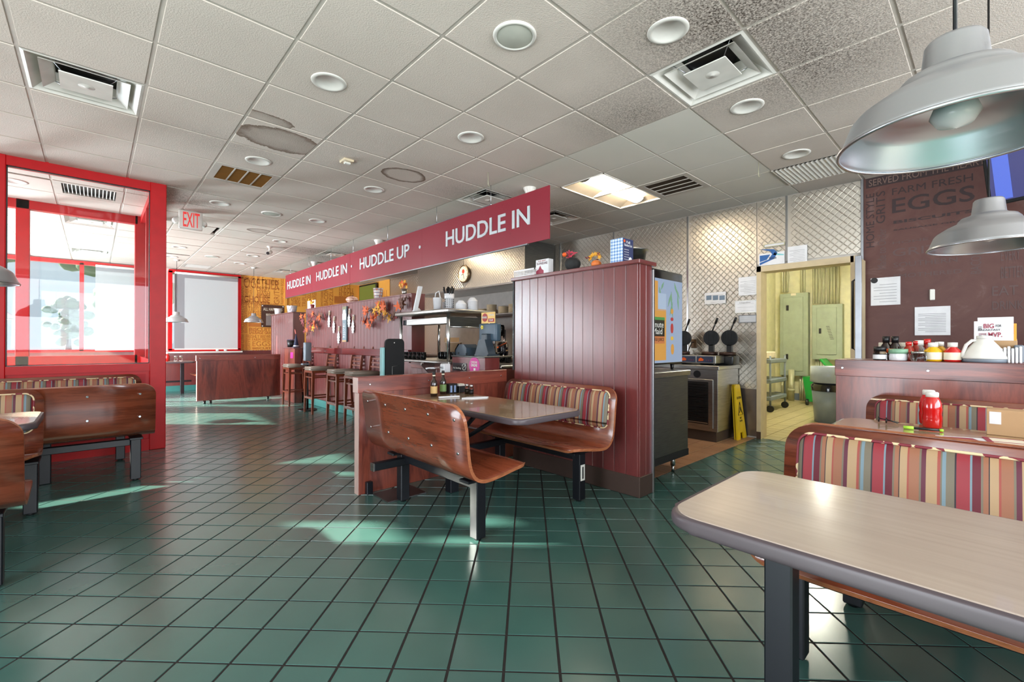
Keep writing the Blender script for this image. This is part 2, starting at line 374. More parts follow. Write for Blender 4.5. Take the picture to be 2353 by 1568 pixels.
    t = NT('shade_fabric'); tl = t.add('ShaderNodeBsdfTranslucent'); df = t.add('ShaderNodeBsdfDiffuse'); mx = t.add('ShaderNodeMixShader'); tr = t.add('ShaderNodeBsdfTransparent'); m2 = t.add('ShaderNodeMixShader')
    tl.inputs[0].default_value = (.22, .23, .25, 1); df.inputs[0].default_value = (.5, .5, .52, 1); mx.inputs[0].default_value = .45
    m2.inputs[0].default_value = .14
    t.l(tl.outputs[0], mx.inputs[1]); t.l(df.outputs[0], mx.inputs[2]); t.l(mx.outputs[0], m2.inputs[1]); t.l(tr.outputs[0], m2.inputs[2]); t.l(m2.outputs[0], t.out.inputs[0])
mk()
M = MATS
# ---------------------------------------------------------------- room shell
XL, XR, YB, YF, ZC = -3.0, 6.15, -3.3, 13.7, 3.0
def vis(p):
    d = Vec(p)-Vec((0, 0, CH)); z = d.dot(_fw)
    if z < .3: return None
    x = W0/2+F0*d.dot(_rt)/z; y = H0/2-F0*d.dot(_up)/z
    return (x, y, z) if -90 < x < W0+90 and -90 < y < H0+90 else None
def clip(poly, ax, lim, keep_less):
    out = []; n = len(poly)
    for i in range(n):
        a, b = poly[i], poly[(i+1) % n]; ia = (a[ax] <= lim) == keep_less; ib = (b[ax] <= lim) == keep_less
        if ia: out.append(a)
        if ia != ib and abs(b[ax]-a[ax]) > 1e-9:
            t = (lim-a[ax])/(b[ax]-a[ax]); out.append((a[0]+(b[0]-a[0])*t, a[1]+(b[1]-a[1])*t))
    return out
def area2(p): return abs(sum(p[i][0]*p[(i+1) % len(p)][1]-p[(i+1) % len(p)][0]*p[i][1] for i in range(len(p))))/2
def tilemb(mb, poly, z, inset, dz, cx=0, cy=0):      # chamfered slab seen from above (dz>0) or below (dz<0)
    n = len(poly); mx = sum(p[0] for p in poly)/n; my = sum(p[1] for p in poly)/n
    r = max(math.hypot(p[0]-mx, p[1]-my) for p in poly); k = 1-inset/r
    a = [(p[0]-cx, p[1]-cy, z-dz) for p in poly]; b = [(mx+(p[0]-mx)*k-cx, my+(p[1]-my)*k-cy, z) for p in poly]
    top = tuple(range(n, 2*n)); side = [(i, (i+1) % n, (i+1) % n+n, i+n) for i in range(n)]
    if (dz < 0): top = top[::-1]; side = [s[::-1] for s in side]
    mb.add(a+b, [top]+side)
floor = struct('floor', MB().box(XL-.15, 6.2, YB-.15, YF+.15, -.1, -.0025), M['grout'], 'green glazed tile floor laid diagonally')
T = .20625; FX, FY = 1.9813, 2.1057; s2 = math.sqrt(.5)
cells = []
for i in range(-80, 80):
    for j in range(-80, 80):
        cx = FX+T*s2*((i+.5)+(j+.5)); cy = FY+T*s2*(-(i+.5)+(j+.5))
        if not (XL-.1 < cx < 6.25 and YB-.1 < cy < YF+.1): continue
        if cx > 3.3 and cy > 2.07+T*.75: continue
        h = (T/2-.0048)*math.sqrt(2); poly = [(cx-h, cy), (cx, cy-h), (cx+h, cy), (cx, cy+h)]; full = True
        if cx > 3.2 and cy > 2.07-T*.75:
            q = clip(poly, 1, 2.067, True); full = len(q) == 4 and area2(q) > area2(poly)*.999
            if len(q) < 3 or area2(q) < 2e-4: continue
            poly = q
        if cx > 6.0: 
            q = clip(poly, 0, 6.19, True)
            if len(q) < 3 or area2(q) < 2e-4: continue
            full = full and area2(q) > area2(poly)*.999; poly = q
        v = vis((cx, cy, 0)); cells.append((1.21/v[2]**3 if v else 0, cx, cy, poly, full))
cells.sort(key=lambda c: -c[0])
h = (T/2-.0048)*math.sqrt(2); mb = MB(); tilemb(mb, [(-h, 0), (0, -h), (h, 0), (0, h)], 0, .0012, .0035); tme = mb.mesh('tile'); tme.materials.append(M['tile_green'])
mb = MB(); n = 0
for c in cells:
    if c[0] > 0 and n < 300:
        if c[4]: o = bpy.data.objects.new('tile', tme); C.objects.link(o); o.parent = floor; o.location = (c[1], c[2], 0)
        else:
            q = MB(); tilemb(q, c[3], 0, .0012, .0035); obj('tile', q, M['tile_green'], floor)
        n += 1
    else: tilemb(mb, c[3], 0, .0012, .0035)
o = obj('tile_field', mb, M['tile_green'], floor); o['kind'] = 'stuff'
mb = MB()
for i in range(15):
    for j in range(58):
        x0, y0 = 3.3+.2*i, 2.073+.2*j
        if x0 < 6.15 and y0 < 13.6: tilemb(mb, [(x0+.003, y0+.003), (min(x0+.197, 6.15), y0+.003), (min(x0+.197, 6.15), y0+.197), (x0+.003, y0+.197)], 0, .003, .0035)
o = obj('kitchen_tile_field', mb, M['tile_tan'], floor); props(o, 'tan quarry tiles of the kitchen floor', kind='stuff')
# ceiling
CXO, CYO, CT = 1.481, 1.583, .6096
def cell(x, y): return (math.floor((x-CXO)/CT), math.floor((y-CYO)/CT))
def cmid(ix, iy): return (CXO+(ix+.5)*CT, CYO+(iy+.5)*CT)
DIFF = [(-.04, 4.3), (2.94, 1.25), (3.57, 4.29), (4.79, 4.1), (3.57, 9.2), (3.57, 11.96), (-.04, 9.2), (-.04, 12.17)]
GRIL = [(1.166, 5.5), (4.79, 2.46), (1.7, 13.1), (-.04, 7.4)]
DOWN = [(1.174, 3.109), (2.395, 1.272), (3.6, 1.272), (4.845, 1.275), (2.395, 3.105), (1.18, 4.94), (2.39, 4.94), (1.18, 6.79), (2.4, 6.79), (1.1, 8.62), (2.4, 8.62), (2.4, 10.45), (1.17, 10.45), (1.18, 11.75), (2.42, 11.68), (-.66, 7.42)]
SPK = [(1.784, 1.9), (1.8, 6.85), (1.8, 11.15)]
skip = {cell(*p) for p in DIFF}|{cell(*p) for p in GRIL}|{cell(4.2, 3.1), cell(4.9, 3.1), cell(5.4, 1.25), cell(4.2, 7.4), cell(4.9, 7.4)}
hole = {cell(*p): p for p in DOWN}
stains = {cell(.98, 3.98): 'stain_a', cell(1.22, 4.3): 'stain_b', cell(2.4, 4.3): 'stain_ring', cell(1.95, 8.0): 'stain_c'}
stains[cell(1.22, 4.3)] = 'stain_b'
ceiling = struct('ceiling', MB().box(XL-.15, 6.3, YB-.15, YF+.15, 3.14, 3.24), M['white_wall'], 'suspended ceiling of textured square tiles in a white metal grid')
cl = []
for ix in range(-8, 8):
    for iy in range(-9, 21):
        x0, y0 = CXO+ix*CT, CYO+iy*CT; x1, y1 = x0+CT, y0+CT
        x0, x1, y0, y1 = max(x0, XL), min(x1, XR), max(y0, YB), min(y1, YF)
        if x1-x0 < .03 or y1-y0 < .03 or (ix, iy) in skip: continue
        smooth = (x0+x1)/2 > 3.31 and (y0+y1)/2 > 1.58
        v = vis(((x0+x1)/2, (y0+y1)/2, 3)); cl.append((1/v[2]**3 if v else 0, ix, iy, x0, x1, y0, y1, smooth))
cl.sort(key=lambda c: -c[0])
def ctile(mb, x0, x1, y0, y1, smooth, hl):
    g = .004 if smooth else .009; z = 2.996 if smooth else 2.992
    if hl is None: tilemb(mb, [(x0+g, y0+g), (x1-g, y0+g), (x1-g, y1-g), (x0+g, y1-g)], z, .006, -.012); return
    n = 32; cx, cy = hl; vs = []; a0 = PI/4
    for k in range(n):
        a = 2*PI*k/n; c, s = math.cos(a), math.sin(a); m_ = max(abs(c), abs(s))
        px = cx+c/m_*.3; py = cy+s/m_*.3; px = min(max(px, x0+g), x1-g); py = min(max(py, y0+g), y1-g)
        vs += [(px, py, z), (cx+c*.085, cy+s*.085, z), (px, py, z+.012), (cx+c*.085, cy+s*.085, z+.012)]
    fs = []
    for k in range(n):
        l = (k+1) % n
        fs += [(4*k, 4*k+1, 4*l+1, 4*l), (4*k+1, 4*k+3, 4*l+3, 4*l+1), (4*k, 4*l, 4*l+2, 4*k+2), (4*k+2, 4*l+2, 4*l+3, 4*k+3)]
    mb.add(vs, fs)
n = 0; mbr = MB(); mbs = MB()
for c in cl:
    _, ix, iy, x0, x1, y0, y1, sm = c; hl = hole.get((ix, iy)); mat = M['ceiling_smooth' if sm else stains.get((ix, iy), 'ceiling_tile')]
    if c[0] > 0 and n < 290:
        q = MB(); ctile(q, x0, x1, y0, y1, sm, hl); o = obj('ceiling_tile', q, mat, ceiling); n += 1
        if (ix, iy) in stains: o['label'] = 'water-stained ceiling tile'
    else: ctile(mbs if sm else mbr, x0, x1, y0, y1, sm, hl)
for q, mt in ((mbr, 'ceiling_tile'), (mbs, 'ceiling_smooth')):
    if q.v: o = obj('tile_field', q, M[mt], ceiling); o['kind'] = 'stuff'
for ix in range(-7, 8):
    x = CXO+ix*CT; obj('grid_rail', MB().box(x-.012, x+.012, YB, YF, 2.997, 3.03).box(x-.004, x+.004, YB, YF, 3.03, 3.05), M['grid_white'], ceiling)
for iy in range(-8, 21):
    y = CYO+iy*CT
    if y < YF: obj('grid_rail', MB().box(XL, XR, y-.012, y+.012, 2.9975, 3.029), M['grid_white'], ceiling)
# ceiling fixtures
def diffuser(x, y, label):
    cx, cy = cmid(*cell(x, y)); t = thing('air_diffuser', label, 'ceiling vent', (cx, cy, 3.0), 'square air diffusers in the ceiling')
    q = MB(); R = [(.297, -.004), (.28, -.008), (.272, -.002), (.17, .09), (.16, .1)]
    def sq(r, z): return [(cx-r, cy-r, 3+z), (cx+r, cy-r, 3+z), (cx+r, cy+r, 3+z), (cx-r, cy+r, 3+z)]
    vs = []; fs = []
    for r, z in R: vs += sq(r, z)
    for k in range(len(R)-1):
        for i in range(4): j = (i+1) % 4; fs.append((4*k+i, 4*(k+1)+i, 4*(k+1)+j, 4*k+j))
    obj('pan', q.add(vs, fs), M['white_plastic'], t)
    obj('duct_opening', MB().lathe([(.001, 3.13), (.155, 3.13), (.158, 3.098)], (cx, cy, 0), 28, close=False), M['black'], t)
    def ring(r0, r1, z0, z1):
        vs = sq(r0, z0)+sq(r1, z1)+sq(r0-.003, z0+.006)+sq(r1-.004, z1+.006); fs = []
        for i in range(4): j = (i+1) % 4; fs += [(i, j, j+4, i+4), (i+8, i+12, j+12, j+8), (i, i+8, j+8, j), (i+4, j+4, j+12, i+12)]
        return MB().add(vs, fs)
    obj('louver_ring', ring(.225, .16, -.002, .035), M['white_plastic'], t)
    pl = MB().box(cx-.135, cx+.135, cy-.135, cy+.135, 2.99, 2.997).lathe([(.001, 2.984), (.012, 2.984), (.016, 2.988), (.042, 2.989), (.044, 2.99)], (cx, cy, 0), 20, close=False)
    obj('center_plate', pl, M['white_plastic'], t)
    for a in range(4):
        c, s = math.cos(PI/4+a*PI/2), math.sin(PI/4+a*PI/2); obj('bracket', MB().cyl((cx+c*.16, cy+s*.16, 2.996), (cx+c*.27, cy+s*.27, 3.06), .003, seg=5), M['alu'], t)
dl = ['square ceiling diffuser above the red vestibule glass, nearest the left edge', 'large dusty square ceiling diffuser with a tilted plate, upper right', 'square ceiling diffuser right above the end of the red banner', 'grimy square diffuser behind the right end of the red banner', 'square diffuser over the middle of the red banner', 'square diffuser near the far end of the red banner', 'square diffuser seen through the vestibule glass', 'farther square diffuser seen through the vestibule glass']
for p, l in zip(DIFF, dl): diffuser(*p, l)
def grille(x, y, label, mat, nslot, n=30, along='y', bars=3):
    cx, cy = cmid(*cell(x, y)); t = thing('return_grille', label, 'ceiling vent', (cx, cy, 3.0))
    a, b = .298, .235
    fr = MB().box(cx-a, cx+a, cy-a, cy-b, 2.99, 3.0).box(cx-a, cx+a, cy+b, cy+a, 2.99, 3.0).box(cx-a, cx-b, cy-b, cy+b, 2.99, 3.0).box(cx+b, cx+a, cy-b, cy+b, 2.99, 3.0)
    obj('frame', fr, M['grid_white'], t); obj('backing', MB().box(cx-b, cx+b, cy-b, cy+b, 3.03, 3.035), M['black'], t)
    lv = MB()
    for k in range(n):
        q = cy-b+2*b*(k+.5)/n if along == 'y' else cx-b+2*b*(k+.5)/n
        if along == 'y': lv.add([(cx-b, q-.006, 3.008), (cx+b, q-.006, 3.008), (cx+b, q+.004, 2.994), (cx-b, q+.004, 2.994)], [(0, 1, 2, 3)])
        else: lv.add([(q-.006, cy-b, 3.008), (q-.006, cy+b, 3.008), (q+.004, cy+b, 2.994), (q+.004, cy-b, 2.994)], [(0, 1, 2, 3)])
    obj('louver', lv, mat, t)
    for k in range(bars):
        q = cx-b+2*b*(k+1)/(bars+1) if along == 'y' else cy-b+2*b*(k+1)/(bars+1)
        obj('divider', MB().box(q-.006, q+.006, cy-b, cy+b, 2.988, 2.994) if along == 'y' else MB().box(cx-b, cx+b, q-.006, q+.006, 2.988, 2.994), M['grid_white'], t)
grille(1.166, 5.5, 'brown dust-caked return air grille beside the stained tiles', M['dust_brown'], 4)
grille(4.79, 2.46, 'dark sooty return air grille beside the kitchen light', M['soot'], 4)
grille(1.7, 13.1, 'grey return air grille above the far window', M['white_dull'], 4, bars=0)
grille(-.04, 7.4, 'white slotted grille in the vestibule ceiling', M['white_plastic'], 4, 14, 'x', 0)
def downlight(x, y, label):
    x, y = hole[cell(x, y)]; t = thing('recessed_light', label, 'ceiling light', (x, y, 3.0), 'recessed can lights')
    obj('trim_ring', MB().lathe([(.084, 2.99), (.088, 2.984), (.112, 2.986), (.115, 2.99), (.115, 2.993), (.084, 2.993)], (x, y, 0), 28), M['white_plastic'], t)
    obj('reflector', MB().lathe([(.084, 2.99), (.078, 3.02), (.066, 3.07), (.05, 3.09), (.001, 3.1)], (x, y, 0), 24, close=False), M['white_plastic'], t)
    obj('lens', MB().lathe([(.001, 3.088), (.046, 3.088), (.048, 3.092)], (x, y, 0), 20, close=False), emis('lens_glow', (1, .97, .9, 1), 1.5), t)
nm = ['recessed light above the ragged brown water stain', 'largest recessed light, left of the big tilted diffuser', 'recessed light right of the big tilted diffuser', 'recessed light beside the ribbed light panel at right', 'recessed light in the middle of the ceiling, above the banner', 'recessed light next to the brown dusty grille', 'recessed light between the ring stain and the banner', 'recessed light just past the brown dusty grille above the exit sign', 'recessed light beyond the exit sign toward the banner', 'recessed light half hidden behind the exit sign', 'recessed light near the small ceiling camera', 'recessed light farther back than the ceiling camera', 'recessed light past the exit sign by the red post', 'far recessed light above the left side of the far window', 'far recessed light above the dark wall poster', 'recessed light seen in the vestibule ceiling']
for k, p in enumerate(DOWN):
    downlight(*p, nm[k] if k < len(nm) else 'recessed light outside the view')
for k, (p, l) in enumerate(zip(SPK, ['large round ceiling speaker at the top centre', 'round ceiling speaker beyond the ring stain', 'farthest round ceiling speaker near the far window'])):
    t = thing('ceiling_speaker', l, 'speaker', (*p, 3.0), 'round ceiling speakers')
    obj('rim', MB().lathe([(.105, 2.985), (.11, 2.98), (.123, 2.983), (.127, 2.992)], (*p, 0), 36, close=False), M['white_plastic'], t)
    obj('mesh_grille', MB().lathe([(.001, 2.976), (.06, 2.978), (.105, 2.985)], (*p, 0), 36, close=False), G('speaker_mesh', 190, 192, 180, .7), t)
# fluorescent troffers over the kitchen, the second one added out of view
def troffer(x0, x1, y0, y1, label, e):
    ym = (y0+y1)/2
    t = thing('fluorescent_light', label, 'ceiling light', ((x0+x1)/2, ym, 3.0), 'kitchen fluorescent lights')
    obj('frame', MB().box(x0, x1, y0, y0+.012, 2.99, 3.0).box(x0, x1, y1-.012, y1, 2.99, 3.0).box(x0, x0+.012, y0, y1, 2.99, 3.0).box(x1-.012, x1, y0, y1, 2.99, 3.0), M['white_plastic'], t)
    obj('reflector', MB().add([(x0, y0, 2.999), (x1, y0, 2.999), (x1-.06, ym-.1, 3.09), (x0+.06, ym-.1, 3.09), (x0, y1, 2.999), (x1, y1, 2.999), (x1-.06, ym+.1, 3.09), (x0+.06, ym+.1, 3.09)], [(0, 1, 2, 3), (4, 7, 6, 5), (3, 2, 6, 7), (0, 3, 7, 4), (1, 5, 6, 2)]), G('reflector_tan', 150, 142, 130, .6), t)
    ln = MB(); n = 12; vs = []
    for k in range(n+1):
        a = PI*k/n; yy = ym+.085*math.cos(a); zz = 3.05-.05*math.sin(a); vs += [(x0+.07, yy, zz), (x1-.07, yy, zz)]
    ln.add(vs, [(2*k, 2*k+1, 2*k+3, 2*k+2) for k in range(n)], True); obj('lens', ln, e, t)
    for xx in (x0+.06, x1-.07): obj('end_cap', MB().prism([(.09*math.cos(PI*k/8), -.056*math.sin(PI*k/8)) for k in range(9)], (xx, ym, 3.05), (0, 1, 0), (0, 0, 1), .012), M['alu'], t)
troffer(3.925, 5.135, 2.808, 3.406, 'lit fluorescent troffer with curved lens in the kitchen ceiling', emis('tube_glow', (1, .84, .62, 1), 30))
troffer(3.925, 5.135, 7.08, 7.67, 'added fluorescent troffer above the bar, unseen behind the banner', M['tube_glow'])  # unseen fixture added to warm and brighten the kitchen
# ribbed panel at the right
t = thing('ribbed_ceiling_panel', 'white ribbed light panel against the quilted steel wall', 'ceiling light', (5.45, 1.25, 3.0))
q = MB(); x0, x1, y0, y1 = 5.15, 5.74, .98, 1.57
for k in range(15):
    yy = y0+(y1-y0)*k/15; q.add([(x0, yy, 2.996), (x1, yy, 2.996), (x1, yy+.02, 2.985), (x0, yy+.02, 2.985), (x0, yy+.0393, 2.996), (x1, yy+.0393, 2.996)], [(0, 3, 2, 1), (3, 4, 5, 2)])
obj('ribs', q, M['white_plastic'], t); obj('frame', MB().box(x0-.01, x1+.01, y0-.012, y0, 2.985, 3).box(x0-.01, x1+.01, y1, y1+.01, 2.985, 3), M['grid_white'], t)
# walls
def wallx(name, x0, x1, y0, y1, holes, mat, label):      # vertical wall with rectangular holes (y0,y1,z0,z1)
    q = MB(); ys = sorted({y0, y1}|{h[0] for h in holes}|{h[1] for h in holes})
    for a, b in zip(ys, ys[1:]):
        zz = sorted([(h[2], h[3]) for h in holes if h[0] <= a+1e-6 and h[1] >= b-1e-6]); z = 0
        for z0, z1 in zz:
            if z0 > z+1e-6: q.box(x0, x1, a, b, z, z0)
            z = z1
        if z < ZC+.1: q.box(x0, x1, a, b, z, ZC+.1)
    return struct(name, q, mat, label)
def wally(name, y0, y1, x0, x1, holes, mat, label):
    q = MB(); xs = sorted({x0, x1}|{h[0] for h in holes}|{h[1] for h in holes})
    for a, b in zip(xs, xs[1:]):
        zz = sorted([(h[2], h[3]) for h in holes if h[0] <= a+1e-6 and h[1] >= b-1e-6]); z = 0
        for z0, z1 in zz:
            if z0 > z+1e-6: q.box(a, b, y0, y1, z, z0)
            z = z1
        if z < ZC+.1: q.box(a, b, y0, y1, z, ZC+.1)
    return struct(name, q, mat, label)
LW = [(-2.0, 3.7, .95, 2.85), (5.3, 5.7, 1.62, 1.8), (6.5, 6.95, 2.28, 2.55), (6.47, 6.62, 2.6, 2.9), (6.85, 7.1, 2.78, 2.92), (7.25, 8.3, 1.45, 2.15), (8.35, 8.7, 2.58, 2.78), (8.9, 13.2, .95, 2.85)]  # the small slots are added to drop sun patches on the floor
# cells must not overlap in y for the simple splitter, so neighbouring slots are cut one by one
wl = wallx('wall_left', XL-.03, XL, YB, YF, LW, M['white_wall'], 'white wall with windows and added sun slots on the left side of the dining room')
wb = wally('wall_back', YB-.15, YB, XL-.15, 6.3, [(-1.8, 5.4, .95, 2.85)], M['white_wall'], 'window wall behind the camera')
wf = wally('wall_far', YF, YF+.15, XL-.15, 6.3, [(-2.6, 1.0, .98, 2.95), (1.33, 2.82, .98, 2.95)], M['white_wall'], 'far wall of the dining room behind the bar')
wr = wallx('wall_right', XR+.01, XR+.16, YB, YF, [(1.09, 2.04, 0, 2.13)], M['white_wall'], 'right wall holding the steel sheets and the dark mural')
# yellow wallpaper and wainscot on the far wall
wp = obj('wallpaper', MB().box(2.87, 6.15, 13.69, 13.7, .98, 3.0), M['wallpaper_yellow'], wf); wp['label'] = 'mustard wallpaper printed with brown food words'
obj('wainscot', MB().box(-3, 6.15, 13.67, 13.7, .1, .93).box(-3, 6.15, 13.65, 13.7, .88, .97), M['plank_maroon'], wf)
obj('base_tile', MB().box(-3, 6.15, 13.655, 13.67, 0, .13), M['teal_base'], wf)
obj('corner_strip', MB().box(3.93, 4.0, 13.66, 13.69, .97, 3.0), M['wallpaper_yellow'], wf)
wpx = obj('wallpaper', MB().box(6.14, 6.15, 11.7, 13.69, .98, 3.0), M['wallpaper_yellow'], wr); wpx['label'] = 'mustard wallpaper printed with brown food words'
def fit(s, px0, py0, px1, py1, mat=None, v=False, y=13.689, par=None, off=.0):
    a, b = YP(px0, py1, y), YP(px1, py0, y); mat = mat or M['ink_brown']
    f = vtext if v else texty; f(s, y, a.x, a.z, b.x, b.z, mat, par or wf, off=off)
for a in [('Friends & Families', 547, 638, 641, 648), ('TOGETHER', 548, 645, 641, 660), ('CRISPY', 589, 660, 620, 669), ('HASH', 591, 670, 620, 679), ('BROWNS', 590, 678, 620, 684), ('BIGHOUSE', 548, 683, 620, 694, None, False, 13.689, None, .03), ('BREAKFAST PLATTER', 548, 694, 620, 698), ('FRESHLY BREWED COFFEE', 550, 699, 640, 705),
          ('T R I P L E', 571, 707, 600, 715), ('HUDDLE', 571, 716, 600, 725), ('BURGER', 571, 728, 600, 738), ('BISCUITS', 572, 754, 628, 761, None, False, 13.689, None, .03), ('SAUSAGE GRAVY', 572, 762, 632, 768, None, False, 13.689, None, .03), ('FRESHLY BREWED', 565, 770, 628, 777), ('FARM FRESH', 579, 778, 622, 784), ('EGGS', 580, 785, 621, 796),
          ('BISCUITS', 580, 798, 628, 803, None, False, 13.689, None, .03), ('SAUSAGE', 580, 804, 626, 808, None, False, 13.689, None, .03),
          ('MAINS', 553, 658, 561, 682, None, True), ('EVERY', 563, 658, 571, 682, None, True), ('THING', 573, 658, 581, 682, None, True), ('GRITS', 629, 662, 642, 699, None, True), ('FARM FRESH EGGS', 645, 641, 653, 699, None, True), ('SMOTHERED', 553, 706, 562, 765, None, True), ('BISCUIT PLATTER', 563, 706, 568, 765, None, True), ('Great Coffee', 552, 769, 561, 808, None, True), ('HOMESTYLE', 564, 778, 569, 808, None, True), ('GRITS', 570, 778, 575, 804, None, True),
          ('EVERY', 669, 684, 690, 690), ('THING', 669, 691, 690, 697), ('BETTER', 669, 698, 690, 704), ('TRIPLE', 694, 676, 703, 705, None, True), ('HUDDLE', 706, 672, 714, 700, None, True), ('BURGER', 717, 670, 727, 690, None, True), ('SMOTHERED', 737, 665, 742, 704, None, True), ('BACON', 744, 664, 754, 702, None, True), ('SIZZLE', 757, 662, 765, 702, None, True), ('TRIPLE', 779, 655, 806, 662), ('HUDDLE', 779, 664, 812, 672), ('BURGER', 779, 674, 814, 682)]:
    fit(*a[:5], **{k: v for k, v in zip(('mat', 'v', 'y', 'par', 'off'), a[5:]) if v is not None})
a, b = YP(768, 697, 13.689), YP(815, 684, 13.689); obj('print_band', MB().box(a.x, b.x, 13.685, 13.69, a.z, b.z), M['ink_brown'], wf)
a, b = YP(571, 751, 13.689), YP(606, 743, 13.689); obj('print_band', MB().box(a.x, b.x, 13.685, 13.69, a.z, b.z), M['ink_brown'], wf)
for s, y0, z0, y1, z1 in (('EVERY', 13.6, 2.3, 12.7, 2.5), ('HASH BROWNS', 13.6, 2.05, 12.6, 2.2), ('GRILL', 12.5, 2.5, 11.8, 2.7), ('EGGS', 12.5, 2.1, 11.8, 2.4)): textx(s, 6.139, y0, z0, y1, z1, M['ink_brown'], wr)
# quilted steel sheets on the right wall
def quilt(y0, y1, z0, z1, x=6.15, dx=.08, dz=.083, h=.0032):
    q = MB(); nz = int((z1-z0)/dz)+2; ny = int((y1-y0)/dx)+2
    q.box(x-.003, x+.009, y0, y1, z0, z1)
    for r in range(2*nz):
        for c in range(ny):
            cy = y0+dx*(c+(.5 if r % 2 else 0)); cz = z0+dz*r/2
            P4 = [(cy-dx/2, cz), (cy, cz-dz/2), (cy+dx/2, cz), (cy, cz+dz/2)]
            if min(p[0] for p in P4) < y0-.001 or max(p[0] for p in P4) > y1+.001 or min(p[1] for p in P4) < z0-.001 or max(p[1] for p in P4) > z1+.001: continue
            k = .03
            vs = [(x-.003, a+(cy-a)*k, b+(cz-b)*k) for a, b in P4]+[(x-.003-h, a+(cy-a)*.2, b+(cz-b)*.2) for a, b in P4]
            q.add(vs, [(0, 3, 7, 4), (3, 2, 6, 7), (2, 1, 5, 6), (1, 0, 4, 5), (7, 6, 5, 4)])
    return q
for y0, y1, z0 in ((2.965, 4.19, .62), (4.2, 5.33, .62), (5.34, 5.46, .62), (8.95, 10.2, .62), (10.21, 11.69, .62), (2.06, 2.955, .62), (1.725, 2.05, 2.2), (1.0, 1.715, 2.2)):
    obj('steel_sheet', quilt(y0, y1, z0, 2.99), M['steel_quilt'], wr)
obj('steel_base_sheet', MB().box(6.145, 6.16, 2.06, 11.7, .02, .62), M['steel_base'], wr)
for y in (2.96, 4.195, 5.335, 1.72): obj('seam_strip', MB().box(6.135, 6.15, y-.012, y+.012, 2.2 if y < 2 else .62, 2.99), M['chrome'], wr)
obj('edge_strip', MB().bbox(6.12, 6.16, .975, 1.0, .02, 3.0, .004), M['alu_rail'], wr)
# door casing
d1 = struct('door_1', MB().box(6.12, 6.33, 2.0, 2.05, 0, 2.17).box(6.12, 6.33, 1.06, 2.05, 2.1, 2.17).box(6.12, 6.33, 1.03, 1.09, 0, 2.17), M['beige_paint'], 'beige steel door frame opening into the back room')
obj('rust_stain', MB().box(6.116, 6.12, 2.0, 2.05, 0, .09), P('rust', (.07, .035, .02), .9), d1)
dr = thing('open_door', 'white door swung open against the dark mural wall', 'door', (6.1, .985, 0))
obj('door_leaf', MB().bbox(5.3+.55, 6.11, .955, .995, .02, 2.1, .004), M['beige_paint'], dr)
obj('edge_channel', MB().bbox(5.83, 5.86, .945, 1.0, .02, 2.12, .003), M['alu_rail'], dr)
obj('pull_handle', MB().tube([(5.95, 1.0, 1.9), (5.95, 1.04, 1.87), (5.95, 1.04, 1.15), (5.95, 1.0, 1.12)], .012, 8), M['black'], dr)
# back room
struct('wall_backroom_far', MB().box(10.9, 11.0, .5, 3.4, 0, 3.0), M['cream_paint'], 'yellowish back room wall behind the electrical panels')
struct('wall_backroom_left', MB().box(6.31, 10.9, 3.27, 3.37, 0, 3.0), M['cream_paint'], 'yellowish left wall of the back room')
struct('wall_backroom_right', MB().box(6.31, 10.9, .62, .7, 0, 3.0), M['cream_paint'], 'yellowish right wall of the back room')
struct('ceiling_backroom', MB().box(6.31, 10.9, .6, 3.4, 2.9, 3.0), M['white_wall'], 'plain ceiling of the back room')
bf = struct('floor_backroom', MB().box(6.2, 10.95, .6, 3.35, -.1, -.0025), M['grout'], 'cream quarry tile floor of the back room')
q = MB()
for i in range(24):
    for j in range(14): tilemb(q, [(6.2+.2*i+.003, .62+.2*j+.003), (6.2+.2*i+.197, .62+.2*j+.003), (6.2+.2*i+.197, .62+.2*j+.197), (6.2+.2*i+.003, .62+.2*j+.197)], 0, .003, .0035)
o = obj('tile_field', q, M['tile_cream'], bf); o['kind'] = 'stuff'
struct('trim_1', MB().box(10.88, 10.9, .7, 3.27, 0, .14).box(6.33, 10.9, 3.25, 3.27, 0, .14), M['grey_plastic'], 'grey tile base trim of the back room')
bl = thing('added_tube_light', 'unseen tube light added to brighten the back room', 'ceiling light', (8.6, 2.0, 2.86)); obj('housing', MB().box(7.9, 9.3, 1.9, 2.1, 2.87, 2.9), M['white_plastic'], bl); obj('tube', MB().cyl((7.95, 2.0, 2.84), (9.25, 2.0, 2.84), .03), emis('backroom_glow', (1, .98, .82, 1), 170), bl)  # out-of-view fixture added to light the back room
# far windows
def window(name, x0, x1, z0, z1, mull, label):
    q = MB().box(x0-.04, x1+.04, 13.6, 13.72, z1-.04, z1+.04).box(x0-.04, x1+.04, 13.6, 13.72, z0-.03, z0+.03).box(x0-.05, x0+.03, 13.6, 13.72, z0, z1).box(x1-.03, x1+.05, 13.6, 13.72, z0, z1)
    wn = struct(name, q, M['red_metal'], label)
    for mx in mull: obj('mullion', MB().box(mx-.035, mx+.035, 13.6, 13.72, z0, z1), M['red_metal'], wn)
    e = [x0]+list(mull)+[x1]
    for a, b in zip(e, e[1:]): obj('pane', MB().box(a+.02, b-.02, 13.66, 13.668, z0+.02, z1-.02), M['glass'], wn)
    return wn
w1 = window('window_1', -2.6, 1.0, 1.0, 2.93, (-1.4, -.2), 'red-framed far window seen through the vestibule')
w2 = window('window_2', 1.36, 2.8, 1.0, 2.93, (), 'red-framed far window covered by a white roller shade')
obj('sill', MB().box(1.2, 2.87, 13.52, 13.7, .93, .965), M['white_plastic'], w2)
